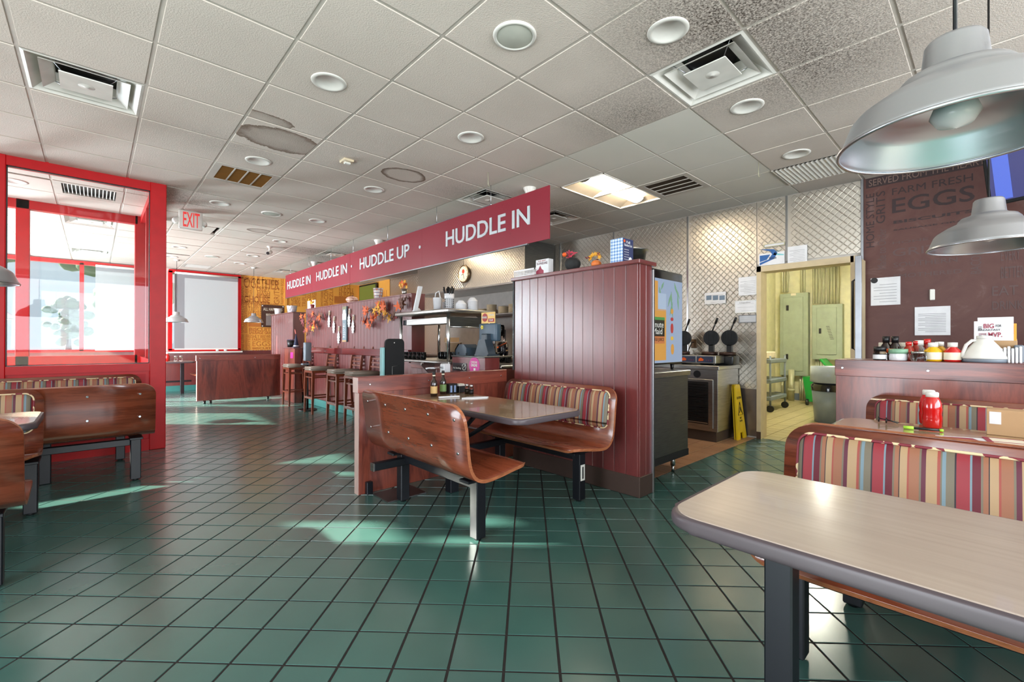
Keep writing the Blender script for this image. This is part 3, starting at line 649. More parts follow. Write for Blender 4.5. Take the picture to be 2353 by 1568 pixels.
def shade(x0, x1, z0, label):
    t = thing('roller_shade', label, 'window shade', ((x0+x1)/2, 13.58, 2.9), 'white roller shades')
    obj('fabric', MB().box(x0, x1, 13.57, 13.574, z0, 2.88), M['shade_fabric'], t)
    obj('roller', MB().cyl((x0, 13.57, 2.89), (x1, 13.57, 2.89), .025), M['white_plastic'], t)
    obj('bottom_bar', MB().box(x0, x1, 13.56, 13.585, z0-.03, z0), M['white_plastic'], t)
    return t
s = shade(1.43, 2.77, 1.04, 'white translucent roller shade in the far red window')
obj('bead_chain', MB().tube([(1.4, 13.55, 2.85), (1.395, 13.55, 1.8), (1.41, 13.55, 1.72), (1.425, 13.55, 1.8), (1.42, 13.55, 2.85)], .006, 5), M['white_plastic'], s)
shade(.02, .95, 1.04, 'white roller shade in the right pane behind the vestibule')
# ---------------------------------------------------------------- vestibule
VY, VB = 6.45, 8.3
vs_ = struct('wall_vestibule', MB().bbox(.455, .6, VY-.03, VY+.1, 0, 3.0, .006).bbox(-.76, -.62, VY-.03, VY+.1, 0, 3.0, .006).box(-3, .455, VY-.02, VY+.08, 2.9, 3.0).box(-3, .455, VY-.02, VY+.08, .885, .965).box(-3, .455, VY, VY+.06, .12, .885).box(-3, .455, VY-.02, VY+.08, 0, .13), M['red_metal'], 'red glazed vestibule enclosure at the entrance')
obj('lower_panel', MB().box(-.58, .42, VY-.012, VY, .17, .85), M['red_panel'], vs_)
obj('post', MB().bbox(.42, .6, VB, VB+.12, 0, 3.0, .005), M['red_metal'], vs_); obj('post', MB().bbox(-.72, -.6, VB, VB+.1, 0, 3.0, .005), M['red_metal'], vs_)
obj('rail', MB().box(-3, .45, VB, VB+.1, 2.88, 2.99), M['red_metal'], vs_); obj('rail', MB().box(-3, .45, VB, VB+.1, .9, 1.02), M['red_metal'], vs_)
obj('rail', MB().box(.48, .58, VY+.1, VB, 2.9, 3.0), M['red_metal'], vs_); obj('rail', MB().box(.48, .58, VY+.1, VB, .9, 1.0), M['red_metal'], vs_)
obj('side_panel', MB().box(.5, .56, VY+.1, VB, 0, .9), M['red_panel'], vs_); obj('side_panel', MB().box(-3, .45, VB+.02, VB+.08, 0, .9), M['red_panel'], vs_)
obj('mullion', MB().box(.48, .58, 7.35, 7.42, 1.0, 2.9), M['red_metal'], vs_)
for a in ((-.62, .455, VY+.02, VY+.028), (-3, -.76, VY+.02, VY+.028), (-.6, .42, VB+.05, VB+.058), (-3, -.72, VB+.05, VB+.058)):
    obj('pane', MB().box(a[0], a[1], a[2], a[3], .965, 2.9), M['glass'], vs_)
obj('pane', MB().box(.525, .533, VY+.1, VB, 1.0, 2.9), M['glass'], vs_)
gk = MB()
for z in (.968, 2.892): gk.box(-.62, .455, VY-.002, VY+.02, z, z+.008)
for x in (-.62, .447): gk.box(x, x+.008, VY-.002, VY+.02, .968, 2.9)
obj('gasket', gk, M['black'], vs_)
# outdoors: pavement, trees, a building across the street
struct('ground_outside', MB().box(-40, 40, 13.9, 60, -.4, -.3).box(-40, -3.2, -40, 13.9, -.4, -.3).box(-3.2, 40, -40, -3.5, -.4, -.3), M['concrete'], 'pale pavement outside the windows')
def tree(x, y, hgt, label):
    t = thing('tree', label, 'tree', (x, y, -.3), 'trees outside the windows')
    obj('trunk', MB().cyl((x, y, -.3), (x, y, hgt*.5), .16, .1), M['leaf_brown'], t); q = MB()
    for k in range(60):
        a, r, z = random.uniform(0, 6.28), random.uniform(0, hgt*.34), random.uniform(hgt*.35, hgt)
        r *= math.sin(PI*min(1, max(.12, (z-hgt*.3)/(hgt*.75)))); s = random.uniform(.25, .6)*hgt/6
        q.ell((x+r*math.cos(a), y+r*math.sin(a), z), (s, s, s*.8), 7, 5)
    o = obj('crown', q, M['leafgreen'], t)
tree(-3.6, 24, 6.5, 'leafy tree outside behind the vestibule glass'); tree(1.2, 27, 7, 'tree outside behind the shaded far window'); tree(-.9, 30, 3.2, 'low shrub outside below the far window')
# ---------------------------------------------------------------- partitions, counter, banner
def screws(pts, n, par, r=.008, name='screw'):
    for p in pts: obj(name, MB().cyl(Vec(p)-Vec(n)*.002, Vec(p)+Vec(n)*.004, r, r*.6, 8), M['chrome'], par)
pt = thing('tall_partition', 'tall maroon plank partition behind the booth, topped with autumn decorations', 'partition', (3.2, 2.6, 0))
obj('core', MB().box(3.12, 3.3, 1.9, 3.315, .16, 1.82), M['plank_maroon'], pt)
obj('cap', MB().bbox(3.075, 3.335, 1.865, 3.33, 1.825, 1.858, .005), M['plank_maroon'], pt)
n = 13; y0, y1 = 1.9, 3.305
for k in range(n):
    a, b = y0+(y1-y0)*k/n, y0+(y1-y0)*(k+1)/n; obj('plank', MB().bbox(3.108, 3.122, a+.0015, b-.0015, .15, 1.826, .0025), M['plank_maroon'], pt)
for k in range(2): obj('plank', MB().bbox(3.12+.09*k, 3.208+.09*k, 1.888, 1.902, .15, 1.826, .0025), M['plank_maroon'], pt)
o = obj('base_molding', MB().bbox(3.1, 3.31, 1.878, 3.315, 0, .16, .004), G('vinyl_base', 74, 58, 52, .35), pt); o['label'] = 'grey-brown vinyl base molding'
o = obj('corner_guard', MB().bbox(3.295, 3.318, 1.872, 1.9, 0, 1.8, .003), M['alu_rail'], pt); o['label'] = 'shiny aluminium corner guard'
obj('end_trim', MB().box(3.1, 3.3, 3.306, 3.325, .93, 1.83), M['black'], pt)
def halfwall(name, label, x0, x1, yf, th, h, trim, grain='panel_wood_v', zb=0, sc=()):
    t = thing(name, label, 'half wall', ((x0+x1)/2, yf+th/2, 0))
    obj('panel', MB().bbox(x0+.012, x1, yf+.008, yf+th-.008, zb, h-.012, .002), M['panel_wood_v'], t)
    obj('trim_board', MB().bbox(x0, x1, yf, yf+th, h-trim, h, .003), M['panel_wood_x'], t)
    o = obj('edge_band', MB().box(x0-.002, x0, yf+.003, yf+th-.003, h-trim+.003, h-.003).box(x0+.01, x0+.012, yf+.01, yf+th-.01, zb, h-trim), G('end_cap', 196, 168, 158, .35), t)
    screws([(x, yf, h-.06) for x in sc], (0, -1, 0), t); return t
hw = halfwall('half_wall', 'low wood-grain half wall between the booth and the bar stools', 1.518, 3.1, 3.41, .09, .93, .125, sc=(1.62, 2.17, 2.62, 3.02))
obj('floor_bracket', MB().bbox(1.58, 1.63, 3.37, 3.41, .0, .1, .004), M['black_steel'], hw)
hb = halfwall('half_wall', 'low wood-grain half wall in front of the far window booth', 1.44, 2.93, 10.45, .08, .945, .11, zb=.06, sc=(1.5, 1.95, 2.45))
for x in (1.58, 1.68, 2.7): obj('foot', MB().cyl((x, 10.49, 0), (x, 10.49, .06), .022), M['black'], hb)
def halfwallx(label, xf, th, y0, y1, h, trim, sc):
    t = thing('half_wall', label, 'half wall', (xf+th/2, (y0+y1)/2, 0))
    obj('panel', MB().bbox(xf+.01, xf+th, y0, y1-.004, 0, h-.014, .002), M['panel_wood_v'], t)
    obj('trim_board', MB().bbox(xf, xf+.03, y0, y1, h-trim, h, .003), M['panel_wood_y'], t)
    obj('ledge', MB().bbox(xf+.03, xf+th, y0, y1, h-.02, h, .002), M['panel_wood_y'], t)
    screws([(xf, y, h-.06) for y in sc], (-1, 0, 0), t, .011); return t
HX = 4.0; halfwallx('wood-grain half wall with a condiment ledge at the right', HX, .42, -2.0, .805, 1.088, .118, (.76, .3))
# counter wall
cw = thing('counter_wall', 'long maroon beadboard bar wall hung with autumn leaf garlands', 'counter', (3.2, 6.5, 0))
obj('core', MB().box(3.125, 3.3, 3.5, 5.3, .0, .93).box(3.125, 3.3, 5.3, 10.2, 0, .96).box(3.125, 3.3, 5.32, 9.38, .96, 1.845), M['plank_maroon'], cw)
pw = .11
k = 0; y = 5.31
while y < 9.37:
    b = min(y+pw, 9.385); obj('plank', MB().bbox(3.1, 3.126, y+.0015, b-.0015, 1.1, 1.852, .0025), M['plank_maroon'], cw); y += pw
y = 3.5
while y < 10.18:
    b = min(y+pw, 10.19); obj('plank', MB().bbox(3.102, 3.127, y+.0015, b-.0015, .13, 1.0 if y > 5.28 else .93, .0025), M['plank_maroon'], cw); y += pw
obj('cap', MB().bbox(3.09, 3.31, 5.3, 9.39, 1.848, 1.866, .003), M['plank_maroon'], cw)
obj('end_panel', MB().box(3.1, 3.3, 5.296, 5.312, .96, 1.85), M['plank_maroon'], cw)
obj('chair_rail', MB().bbox(3.05, 3.12, 5.3, 10.19, 1.0, 1.105, .006), G('rail_red', 92, 26, 26, .12, 0, coat=.6), cw); obj('chair_rail', MB().bbox(3.085, 3.11, 4.1, 5.29, .87, .955, .004), M['panel_wood_y'], cw)
obj('base_tile', MB().bbox(3.085, 3.125, 3.5, 10.2, 0, .13, .006), M['teal_base'], cw)
k = 0
# counter top with steel front shelf
ct = thing('steel_counter', 'stainless pass-through counter shelf with a bracket under it', 'counter', (3.2, 4.7, .98))
obj('top', MB().bbox(2.86, 3.7, 4.1, 5.29, .965, .995, .008), M['steel'], ct)
obj('bracket', MB().prism([(0, 0), (.2, 0), (.2, -.03), (.03, -.2), (0, -.2)], (3.1, 4.72, .962), (-1, 0, 0), (0, 0, 1), .02).box(2.9, 3.1, 4.68, 4.74, .955, .965), M['steel'], ct)
obj('top', MB().bbox(3.1, 3.7, 3.5, 4.1, .935, .965, .006), M['steel'], ct)
rb = thing('register_stand', 'small maroon counter box under the register', 'counter', (3.0, 3.8, 0))
obj('cabinet', MB().bbox(2.9, 3.098, 3.52, 4.09, .5, 1.05, .003), M['plank_maroon'], rb)
obj('top', MB().bbox(2.89, 3.4, 3.515, 4.095, 1.05, 1.066, .003), M['steel_dark'], rb)
def sticker(x, y0, z0, y1, z1, mat, par, name='sticker', t=.002): return obj(name, MB().box(x-t, x, y0, y1, z0, z1), mat, par)
st = one('order_sticker', 'round pink ORDER ONLINE sticker on the box below the register', 'sticker', MB().cyl((2.8975, 3.69, .965), (2.8998, 3.69, .965), .088, seg=32), G('magenta', 200, 44, 140, .4))
textx('ORDER', 2.898, 3.745, .99, 3.64, 1.012, M['white_plastic'], st); textx('ONLINE', 2.898, 3.745, .955, 3.64, .985, M['white_plastic'], st, off=.02)
obj('bag_outline', MB().box(2.8955, 2.898, 3.67, 3.70, .915, .94), M['white_plastic'], st)
ns = one('no_smoking_sign', 'black No Smoking plate left of the pink sticker', 'sign', MB().box(2.896, 2.899, 3.82, 4.07, .9, .985), G('sign_dark', 40, 30, 34, .4))
textx('No Smoking', 2.896, 4.06, .915, 3.92, .94, M['white_plastic'], ns)
obj('prohibition_ring', MB().tube([(2.895, 3.865+.033*math.cos(a*PI/8), .945+.033*math.sin(a*PI/8)) for a in range(16)], .003, 4, True).cyl((2.895, 3.84, .968), (2.895, 3.89, .922), .003, seg=4), M['white_plastic'], ns)
# heat-lamp shelf over the pass
sh = thing('pass_shelf', 'stainless pass-through shelf on round posts with a heat lamp below', 'shelf', (3.2, 4.7, .995))
obj('shelf_top', MB().bbox(2.84, 3.55, 4.1, 5.28, 1.54, 1.585, .012, 2), M['steel'], sh)
for x, y in ((2.9, 4.16), (2.9, 5.22), (3.48, 4.16), (3.48, 5.22)): obj('post', MB().cyl((x, y, .996), (x, y, 1.54), .019, seg=14), M['chrome'], sh)
hl = obj('heat_lamp', MB().bbox(2.93, 3.08, 4.25, 5.14, 1.42, 1.5, .006), M['steel'], sh)
obj('switch_box', MB().bbox(2.925, 3.07, 5.14, 5.21, 1.425, 1.49, .003), M['black_steel'], hl)
obj('side_plate', MB().box(2.95, 3.5, 4.2, 4.21, 1.39, 1.5), M['steel_dark'], sh); obj('side_rail', MB().cyl((2.92, 4.2, 1.385), (3.52, 4.2, 1.385), .01), M['chrome'], sh)
# pier and host stand
pr = thing('pier', 'short maroon wall pier with a white cup on top near the far window', 'partition', (3.25, 11.2, 0))
obj('panel', MB().bbox(3.17, 3.4, 10.37, 12.0, 0, 1.84, .003), M['plank_maroon'], pr)
for k in range(12): obj('plank', MB().bbox(3.155, 3.172, 10.37+.136*k, 10.37+.136*k+.133, .1, 1.84, .0025), M['plank_maroon'], pr)
obj('cap', MB().bbox(3.14, 3.42, 10.35, 12.02, 1.84, 1.862, .003), M['plank_maroon'], pr)
hs = thing('host_stand', 'narrow maroon cabinet with a basket and witch hat on top', 'cabinet', (2.97, 9.7, 0))
obj('cabinet', MB().bbox(2.9, 3.045, 9.42, 10.05, 0, 1.075, .003), M['panel_wood_v'], hs); obj('top', MB().bbox(2.87, 3.045, 9.39, 10.08, 1.075, 1.1, .004), M['plank_maroon'], hs)
o = obj('sticker', MB().box(2.896, 2.9, 9.5, 9.66, .88, 1.0), MATS['magenta'], hs); o['label'] = 'small pink sticker'
# banner
bn = thing('banner', 'long red banner reading HUDDLE IN, HUDDLE UP hung over the bar', 'sign', (3.3, 7.2, 2.77))
for a, b in ((3.0, 5.35), (5.352, 7.72), (7.725, 9.6), (9.602, 11.35)): obj('panel', MB().box(3.29, 3.302, a, b, 2.235, 2.765), M['banner_red'], bn)
obj('bottom_trim', MB().box(3.284, 3.308, 3.3, 7.3, 2.222, 2.236), M['alu_rail'], bn); obj('bottom_trim', MB().box(3.284, 3.308, 7.72, 11.34, 2.225, 2.237), M['alu_rail'], bn)
obj('top_trim', MB().box(3.286, 3.306, 3.9, 6.4, 2.764, 2.774), M['alu_rail'], bn)
def bt(s, ya, za, yb, zb): textx(s, 3.29, ya, za, yb, zb, M['letter_silver'], bn, ext=.008, off=.012)
bt('HUDDLE IN', 4.772, 2.425, 3.265, 2.62); bt('HUDDLE UP', 7.307, 2.43, 5.68, 2.615); bt('HUDDLE IN', 9.33, 2.43, 7.83, 2.61); bt('HUDDLE IN', 11.19, 2.42, 9.66, 2.6)
obj('dot', MB().cyl((3.28, 5.4, 2.52), (3.29, 5.4, 2.52), .022, seg=16), M['letter_silver'], bn); obj('dot', MB().cyl((3.28, 7.64, 2.53), (3.29, 7.64, 2.53), .022, seg=16), M['letter_silver'], bn)
for y in (3.9, 5.0, 6.35, 7.6, 8.6, 9.8, 11.0): obj('hanging_wire', MB().cyl((3.296, y, 2.76), (3.296, y, 2.998), .0025, seg=5).cyl((3.296, y, 2.765), (3.296, y, 2.79), .008, seg=8), M['alu'], bn)
# ---------------------------------------------------------------- booths
PROF = [(0, .425), (-.02, .436), (-.06, .438), (-.14, .428), (-.24, .412), (-.33, .403), (-.39, .41), (-.435, .435), (-.465, .48), (-.482, .54), (-.492, .62), (-.502, .71), (-.518, .79), (-.535, .855)]
def dense(pr, step=.02):
    out = [Vec((pr[0][0], pr[0][1]))]
    P_ = [Vec(p) for p in pr]; n = len(P_)
    def cr(p0, p1, p2, p3, t): return .5*((2*p1)+(-p0+p2)*t+(2*p0-5*p1+4*p2-p3)*t*t+(-p0+3*p1-3*p2+p3)*t**3)
    for i in range(n-1):
        a, b, c, d = P_[max(i-1, 0)], P_[i], P_[i+1], P_[min(i+2, n-1)]; k = max(1, int((c-b).length/step))
        for j in range(1, k+1): out.append(cr(a, b, c, d, j/k))
    return out
DP = dense(PROF, .018)
def shellmb(L, th, s0, s1, inset, rad0, rad1, off, rnd=0):
    # sheet following the bench profile between arclengths s0..s1; width along y from inset to L-inset
    S = [0]
    for a, b in zip(DP, DP[1:]): S.append(S[-1]+(b-a).length)
    tot = S[-1]; s0, s1 = s0*tot, s1*tot; keys = sorted({s for s in S if s0 < s < s1}|{s0, s1}|{s0+rad0*(1-math.cos(k*PI/12)) for k in range(7)}|{s1-rad1*(1-math.cos(k*PI/12)) for k in range(7)})
    def at(s):
        for i in range(len(S)-1):
            if S[i+1] >= s-1e-9:
                t = (s-S[i])/(S[i+1]-S[i]); return DP[i].lerp(DP[i+1], t), (DP[i+1]-DP[i]).normalized()
        return DP[-1], (DP[-1]-DP[-2]).normalized()
    rows = []
    for s in keys:
        p, d = at(s); nrm = Vec((-d.y, d.x)); ins = inset
        if s-s0 < rad0: q = rad0-(s-s0); ins += rad0-math.sqrt(max(0, rad0*rad0-q*q))
        if s1-s < rad1: q = rad1-(s1-s); ins += rad1-math.sqrt(max(0, rad1*rad1-q*q))
        e = min(s-s0, s1-s); o2 = off; t2 = th
        if rnd: f = math.sqrt(max(.0, 1-(1-min(1, e/rnd))**2)); t2 = th*(.25+.75*f)
        rows.append((p, nrm, ins, o2, t2))
    return rows
def sheet(L, rows, sgn, ny=2, round_edge=0):
    mb = MB(); vs = []; n = len(rows)
    cols = []
    for p, nr, ins, off, th in rows:
        ys = [ins+(L-2*ins)*k/ny for k in range(ny+1)]
        if round_edge: ys = [ins, ins+round_edge*.3, ins+round_edge]+[ins+round_edge+(L-2*ins-2*round_edge)*k/ny for k in range(1, ny)]+[L-ins-round_edge, L-ins-round_edge*.3, L-ins]
        cols.append(ys)
    m_ = len(cols[0])
    for (p, nr, ins, off, th), ys in zip(rows, cols):
        for side in (0, 1):
            for i, y in enumerate(ys):
                t2 = th
                if round_edge and side: t2 = th*(.25 if i in (0, m_-1) else .75 if i in (1, m_-2) else 1)
                q = p-nr*(off+(t2 if side else 0)); vs.append((sgn*q.x, y, q.y))
    fs = []; edge = set()
    W = 2*m_
    for r in range(n-1):
        for i in range(m_-1):
            a = r*W+i; fs.append((a, a+1, a+1+W, a+W)); a += m_; fs.append((a, a+W, a+1+W, a+1))
        edge |= {len(fs), len(fs)+1}; fs.append((r*W, r*W+W, r*W+W+m_, r*W+m_)); a = r*W+m_-1; fs.append((a, a+m_, a+W+m_, a+W))
    for i in range(m_-1):
        edge |= {len(fs), len(fs)+1}; fs.append((i, i+m_, i+m_+1, i+1)); a = (n-1)*W+i; fs.append((a, a+1, a+m_+1, a+m_))
    if sgn < 0: fs = [f[::-1] for f in fs]
    bm = bmesh.new(); V_ = [bm.verts.new(v) for v in vs]
    for f in fs: bm.faces.new([V_[i] for i in f])
    bmesh.ops.recalc_face_normals(bm, faces=bm.faces); mb.bm(bm, True); mb.edge = edge; return mb
def bench(label, loc, L, rz, cushion=True, bolts=True, legs=(.18, -.18), group=None, leg_u=-.27, beam=True, sticker1=None):
    # local: faces +x, seat front at x=0, length along y from 0 to L
    t = thing('booth_bench', label, 'bench', loc, group, rz); t['_wl'] = [0., 0., 0.]
    lg = dict(world=False)
    sh_ = sheet(L, shellmb(L, .02, 0, 1, 0, .09, .1, 0), 1, 4); o = obj('seat_shell', sh_, M['bench_wood_y'], t, False); o.data.materials.append(M['bench_edge'])
    for i in sh_.edge: o.data.polygons[i].material_index = 1; o.data.polygons[i].use_smooth = False
    for e in (0, 1): pass
    if cushion:
        c = obj('back_cushion', sheet(L, shellmb(L, .03, .64, .955, .055, .05, .05, .021, .05), 1, 6, .03), M['stripe_y'], t, False)
        rows = shellmb(L, .0, .635, .96, .052, .05, .05, .024); pts = []
        for p, nr, ins, off, th in rows: q = p-nr*(off+.004); pts.append((q.x, ins, q.y))
        for p, nr, ins, off, th in rows[::-1]: q = p-nr*(off+.004); pts.append((q.x, L-ins, q.y))
        obj('piping', MB().tube(pts, .006, 5, True), M['piping'], t, False)
    if bolts:
        for s, ys in ((.93, 5), (.70, 5)):
            for k in range(ys):
                tot = len(DP)-1; i = int(tot*s); p = DP[i]; d = (DP[i+1]-DP[i]).normalized(); nr = Vec((-d.y, d.x)); y = L*(.07+.86*k/(ys-1))
                a = Vec((p.x, y, p.y)); nn = Vec((nr.x, 0, nr.y)); obj('bolt', MB().cyl(a-nn*.001, a+nn*.005, .011, .008, 10), M['chrome'], t, False)
    ys = [legs[0], L+legs[1]]
    for y in ys:
        g = obj('leg', MB().bbox(leg_u-.036, leg_u+.036, y-.036, y+.036, .012, .365, .005), M['black_steel'], t, False)
        obj('glide', MB().cyl((leg_u, y, 0), (leg_u, y, .014), .022), M['black'], g, False)
    if beam:
        obj('beam', MB().bbox(leg_u-.028, leg_u+.028, ys[0]+.037, ys[1]-.037, .31, .365, .004), M['black_steel'], t, False)
        for y in ys: obj('seat_plate', MB().bbox(leg_u-.11, leg_u+.11, y-.045, y+.045, .366, .384, .003), M['black_steel'], t, False)
    return t
def table(label, x0, x1, y0, y1, mat='laminate', legs=(), r=.07, grp=None, z=.755):
    t = thing('booth_table', label, 'table', ((x0+x1)/2, (y0+y1)/2, 0), grp)
    pl = rrect(x1-x0, y1-y0, r, 7)
    e_ = MB().prism(pl, (x0, y0, z-.04), (1, 0, 0), (0, 1, 0), .037); bm = bmesh.new(); V_ = [bm.verts.new(v) for v in e_.v]
    for f in e_.f: bm.faces.new([V_[i] for i in f])
    bmesh.ops.bevel(bm, geom=[e for e in bm.edges if abs(e.verts[0].co.z-e.verts[1].co.z) < 1e-6], offset=.012, segments=3, affect='EDGES', profile=.5)
    obj('edge_band', MB().bm(bm, True), M['table_edge'], t)
    ins = [(.013+u*(x1-x0-.026)/(x1-x0), .013+v*(y1-y0-.026)/(y1-y0)) for u, v in pl]
    obj('tabletop', MB().prism(ins, (x0, y0, z-.007), (1, 0, 0), (0, 1, 0), .007), M[mat], t)
    for x, y in legs:
        obj('leg', MB().bbox(x-.036, x+.036, y-.036, y+.036, 0.0, z-.045, .005), M['black_steel'], t)
        obj('mounting_plate', MB().bbox(x-.2, x+.2, y-.06, y+.06, z-.046, z-.037, .002), M['black_steel'], t)
    return t
# booth in the middle
b1 = bench('wooden booth bench seen from behind, ten bolts in its back', (2.0, 1.985, 0), 1.27, 0, True)
b2 = bench('striped-back booth bench against the tall maroon partition', (2.45, 3.26, 0), 1.27, PI, True)
o = b2.children[-1]
for ch in b2.children:
    if ch.name.startswith('leg') and ch.data.vertices[0].co.y > .6:
        nl = obj('number_label', MB().box(-.295, -.245, 1.126, 1.1275, .16, .28), M['white_plastic'], ch, False)
tb = table('tan booth table with hot sauce bottles beside the half wall', 1.82, 2.44, 1.9, 3.4, 'laminate_tan', (), .07)
fr = obj('crossbar', MB().bbox(1.46, 2.72, 3.0, 3.05, .29, .345, .004), M['black_steel'], tb); obj('crossbar_cap', MB().box(1.452, 1.46, 3.0, 3.05, .29, .345), M['steel'], fr)
ap = obj('support_beam', MB().bbox(2.1, 2.16, 2.3, 3.1, .68, .715, .003), M['black_steel'], tb)
for sx in (-1, 1): obj('brace', MB().cyl((2.13+.02*sx, 3.02, .36), (2.13+.16*sx, 2.5, .69), .016), M['black_steel'], tb)
obj('floor_plate', MB().box(1.62, 1.95, 3.1, 3.36, 0.0, .01), M['steel_dark'], tb); obj('post', MB().bbox(2.09, 2.17, 2.96, 3.04, .0, .69, .004), M['black_steel'], tb)
num = text('1', (-.263, 1.1275, .175), (-1, 0, 0), UZ, .014, .09, M['ink'], None, name='digit'); num.parent = [c for c in b2.children if c.name.startswith('leg') and c.data.vertices[0].co.y > .6][0]
# right-hand booths
t1 = table('large cream laminate table in the right foreground, empty', 1.125, 1.75, -1.2, .62, 'laminate', ((1.455, .42), (1.455, -.9)), .085)
bm_ = bench('striped-back booth bench behind the foreground table', (1.72, .625, 0), 1.8, PI, True, legs=(.1, -.2))
bm2 = bench('booth bench back to back with the foreground striped bench', (2.84, -1.175, 0), 1.8, 0, False)
t2 = table('second booth table at right carrying ketchup bottles and a box', 2.75, 3.395, -1.2, .63, 'laminate_tan', ((3.07, -.9), (3.07, .1)), .085)
b3 = bench('striped-back booth bench against the right half wall', (3.4, .605, 0), 1.8, PI, True)
for b, yy in ((b2, 3.26), (bm_, .625), (b3, .605)): pass
# left-hand booths: benches run along x (rz = 90deg faces +y, -90 faces -y)
bench('plain wooden bench back with bolts at far left, beside the red post', (.39, 5.40, 0), 1.5, PI/2, True, True, (.12, -.2))
bench('striped booth bench against the red vestibule panel', (-1.1, 5.82, 0), 1.48, -PI/2, True, True)
bench('striped-back booth bench at the left edge behind the small table', (-1.55, 4.32, 0), 1.28, -PI/2, True, True, (.2, -.05))
bench('nearest wooden bench back at the left edge', (-.24, 3.62, 0), 1.5, PI/2, True, True, (.12, -.2))
table('light booth table cut by the left edge', -1.6, -.235, 3.63, 4.27, 'laminate', ((-.9, 3.95),), .08)
table('booth table mostly hidden behind the left wooden bench', -1.1, .33, 5.2, 5.8, 'laminate', ((-.3, 5.5),), .08)
# far window booth
ft = table('grey far booth table with shakers below the shaded window', 1.05, 1.72, 12.6, 13.4, 'laminate', ((1.5, 12.85),), .06)
obj('shelf_beam', MB().box(.9, 1.7, 13.0, 13.05, .26, .3), M['black_steel'], ft)
bench('wooden bench end glimpsed behind the far half wall', (1.7, 13.3, 0), .9, PI, False, True)
# ---------------------------------------------------------------- bar stools
def stool(label, x, y):
    t = thing('bar_stool', label, 'bar stool', (x, y, 0), 'ladder-back bar stools along the bar wall'); w = M['stool_wood']; lg = dict(world=False)
    for sy in (-1, 1):
        q = MB(); a, b = Vec((-.19, sy*.185, 0)), Vec((-.175, sy*.175, .7)); 
        def post(a, b, r0, r1): 
            vs = [];
            for p, r in ((a, r0), (b, r1)): vs += [(p[0]-r, p[1]-r, p[2]), (p[0]+r, p[1]-r, p[2]), (p[0]+r, p[1]+r, p[2]), (p[0]-r, p[1]+r, p[2])]
            return MB().add(vs, [(3, 2, 1, 0), (4, 5, 6, 7), (0, 1, 5, 4), (1, 2, 6, 5), (2, 3, 7, 6), (3, 0, 4, 7)])
        obj('leg', post(a, b, .014, .021), w, t, False)
        pts = [(.24, .0), (.2, .3), (.185, .6), (.185, .75), (.205, .95), (.25, 1.14)]; vs = []; fs = []
        for x_, z_ in pts:
            r = .014 if z_ == 0 else .02; vs += [(x_-r, sy*.178-.013, z_), (x_+r, sy*.178-.013, z_), (x_+r, sy*.178+.013, z_), (x_-r, sy*.178+.013, z_)]
        for k in range(5):
            for i in range(4): j = (i+1) % 4; fs.append((4*k+i, 4*k+j, 4*k+4+j, 4*k+4+i))
        fs += [(3, 2, 1, 0), (20, 21, 22, 23)]; obj('back_leg', MB().add(vs, fs), w, t, False)
        obj('stretcher', MB().box(-.18, .2, sy*.18-.008, sy*.18+.008, .26, .285), w, t, False)
        obj('stretcher', MB().box(-.18, .19, sy*.18-.008, sy*.18+.008, .6, .622), w, t, False)
    for k, (z, hh) in enumerate(((.84, .014), (.9, .014), (.96, .014), (1.045, .04))):
        x_ = .19+.065*max(0, (z-.8)/.34)**1.2; obj('slat', MB().bbox(x_-.006, x_+.006, -.166, .166, z-hh, z+hh, .003), w, t, False)
    fb = obj('foot_rest', MB().bbox(-.2, -.17, -.165, .165, .245, .28, .003), w, t, False); obj('kick_plate', MB().box(-.203, -.168, -.164, .164, .279, .283), M['chrome'], fb, False)
    obj('front_rail', MB().box(-.185, -.165, -.165, .165, .6, .62), w, t, False)
    obj('apron', MB().bbox(-.2, .185, -.192, .192, .685, .725, .004), w, t, False)
    bm = bmesh.new(); bmesh.ops.create_cube(bm, size=1)
    for v in bm.verts: v.co = (v.co.x*.43-.005, v.co.y*.43, .755+v.co.z*.06)
    bmesh.ops.bevel(bm, geom=bm.edges[:], offset=.028, segments=4, affect='EDGES'); 
    o = obj('seat', MB().bm(bm, True), G('seat_tan', 132, 118, 104, .4), t, False); return t
s1 = stool('farthest ladder-back bar stool, beside the host cabinet', 2.86, 9.16)
for y, l in ((7.94, 'second farthest bar stool, beside the sanitizer stand'), (6.92, 'third bar stool, second from the half wall'), (6.25, 'nearest bar stool, partly hidden behind the half wall')): dup(s1, (2.86, y, 0), l)
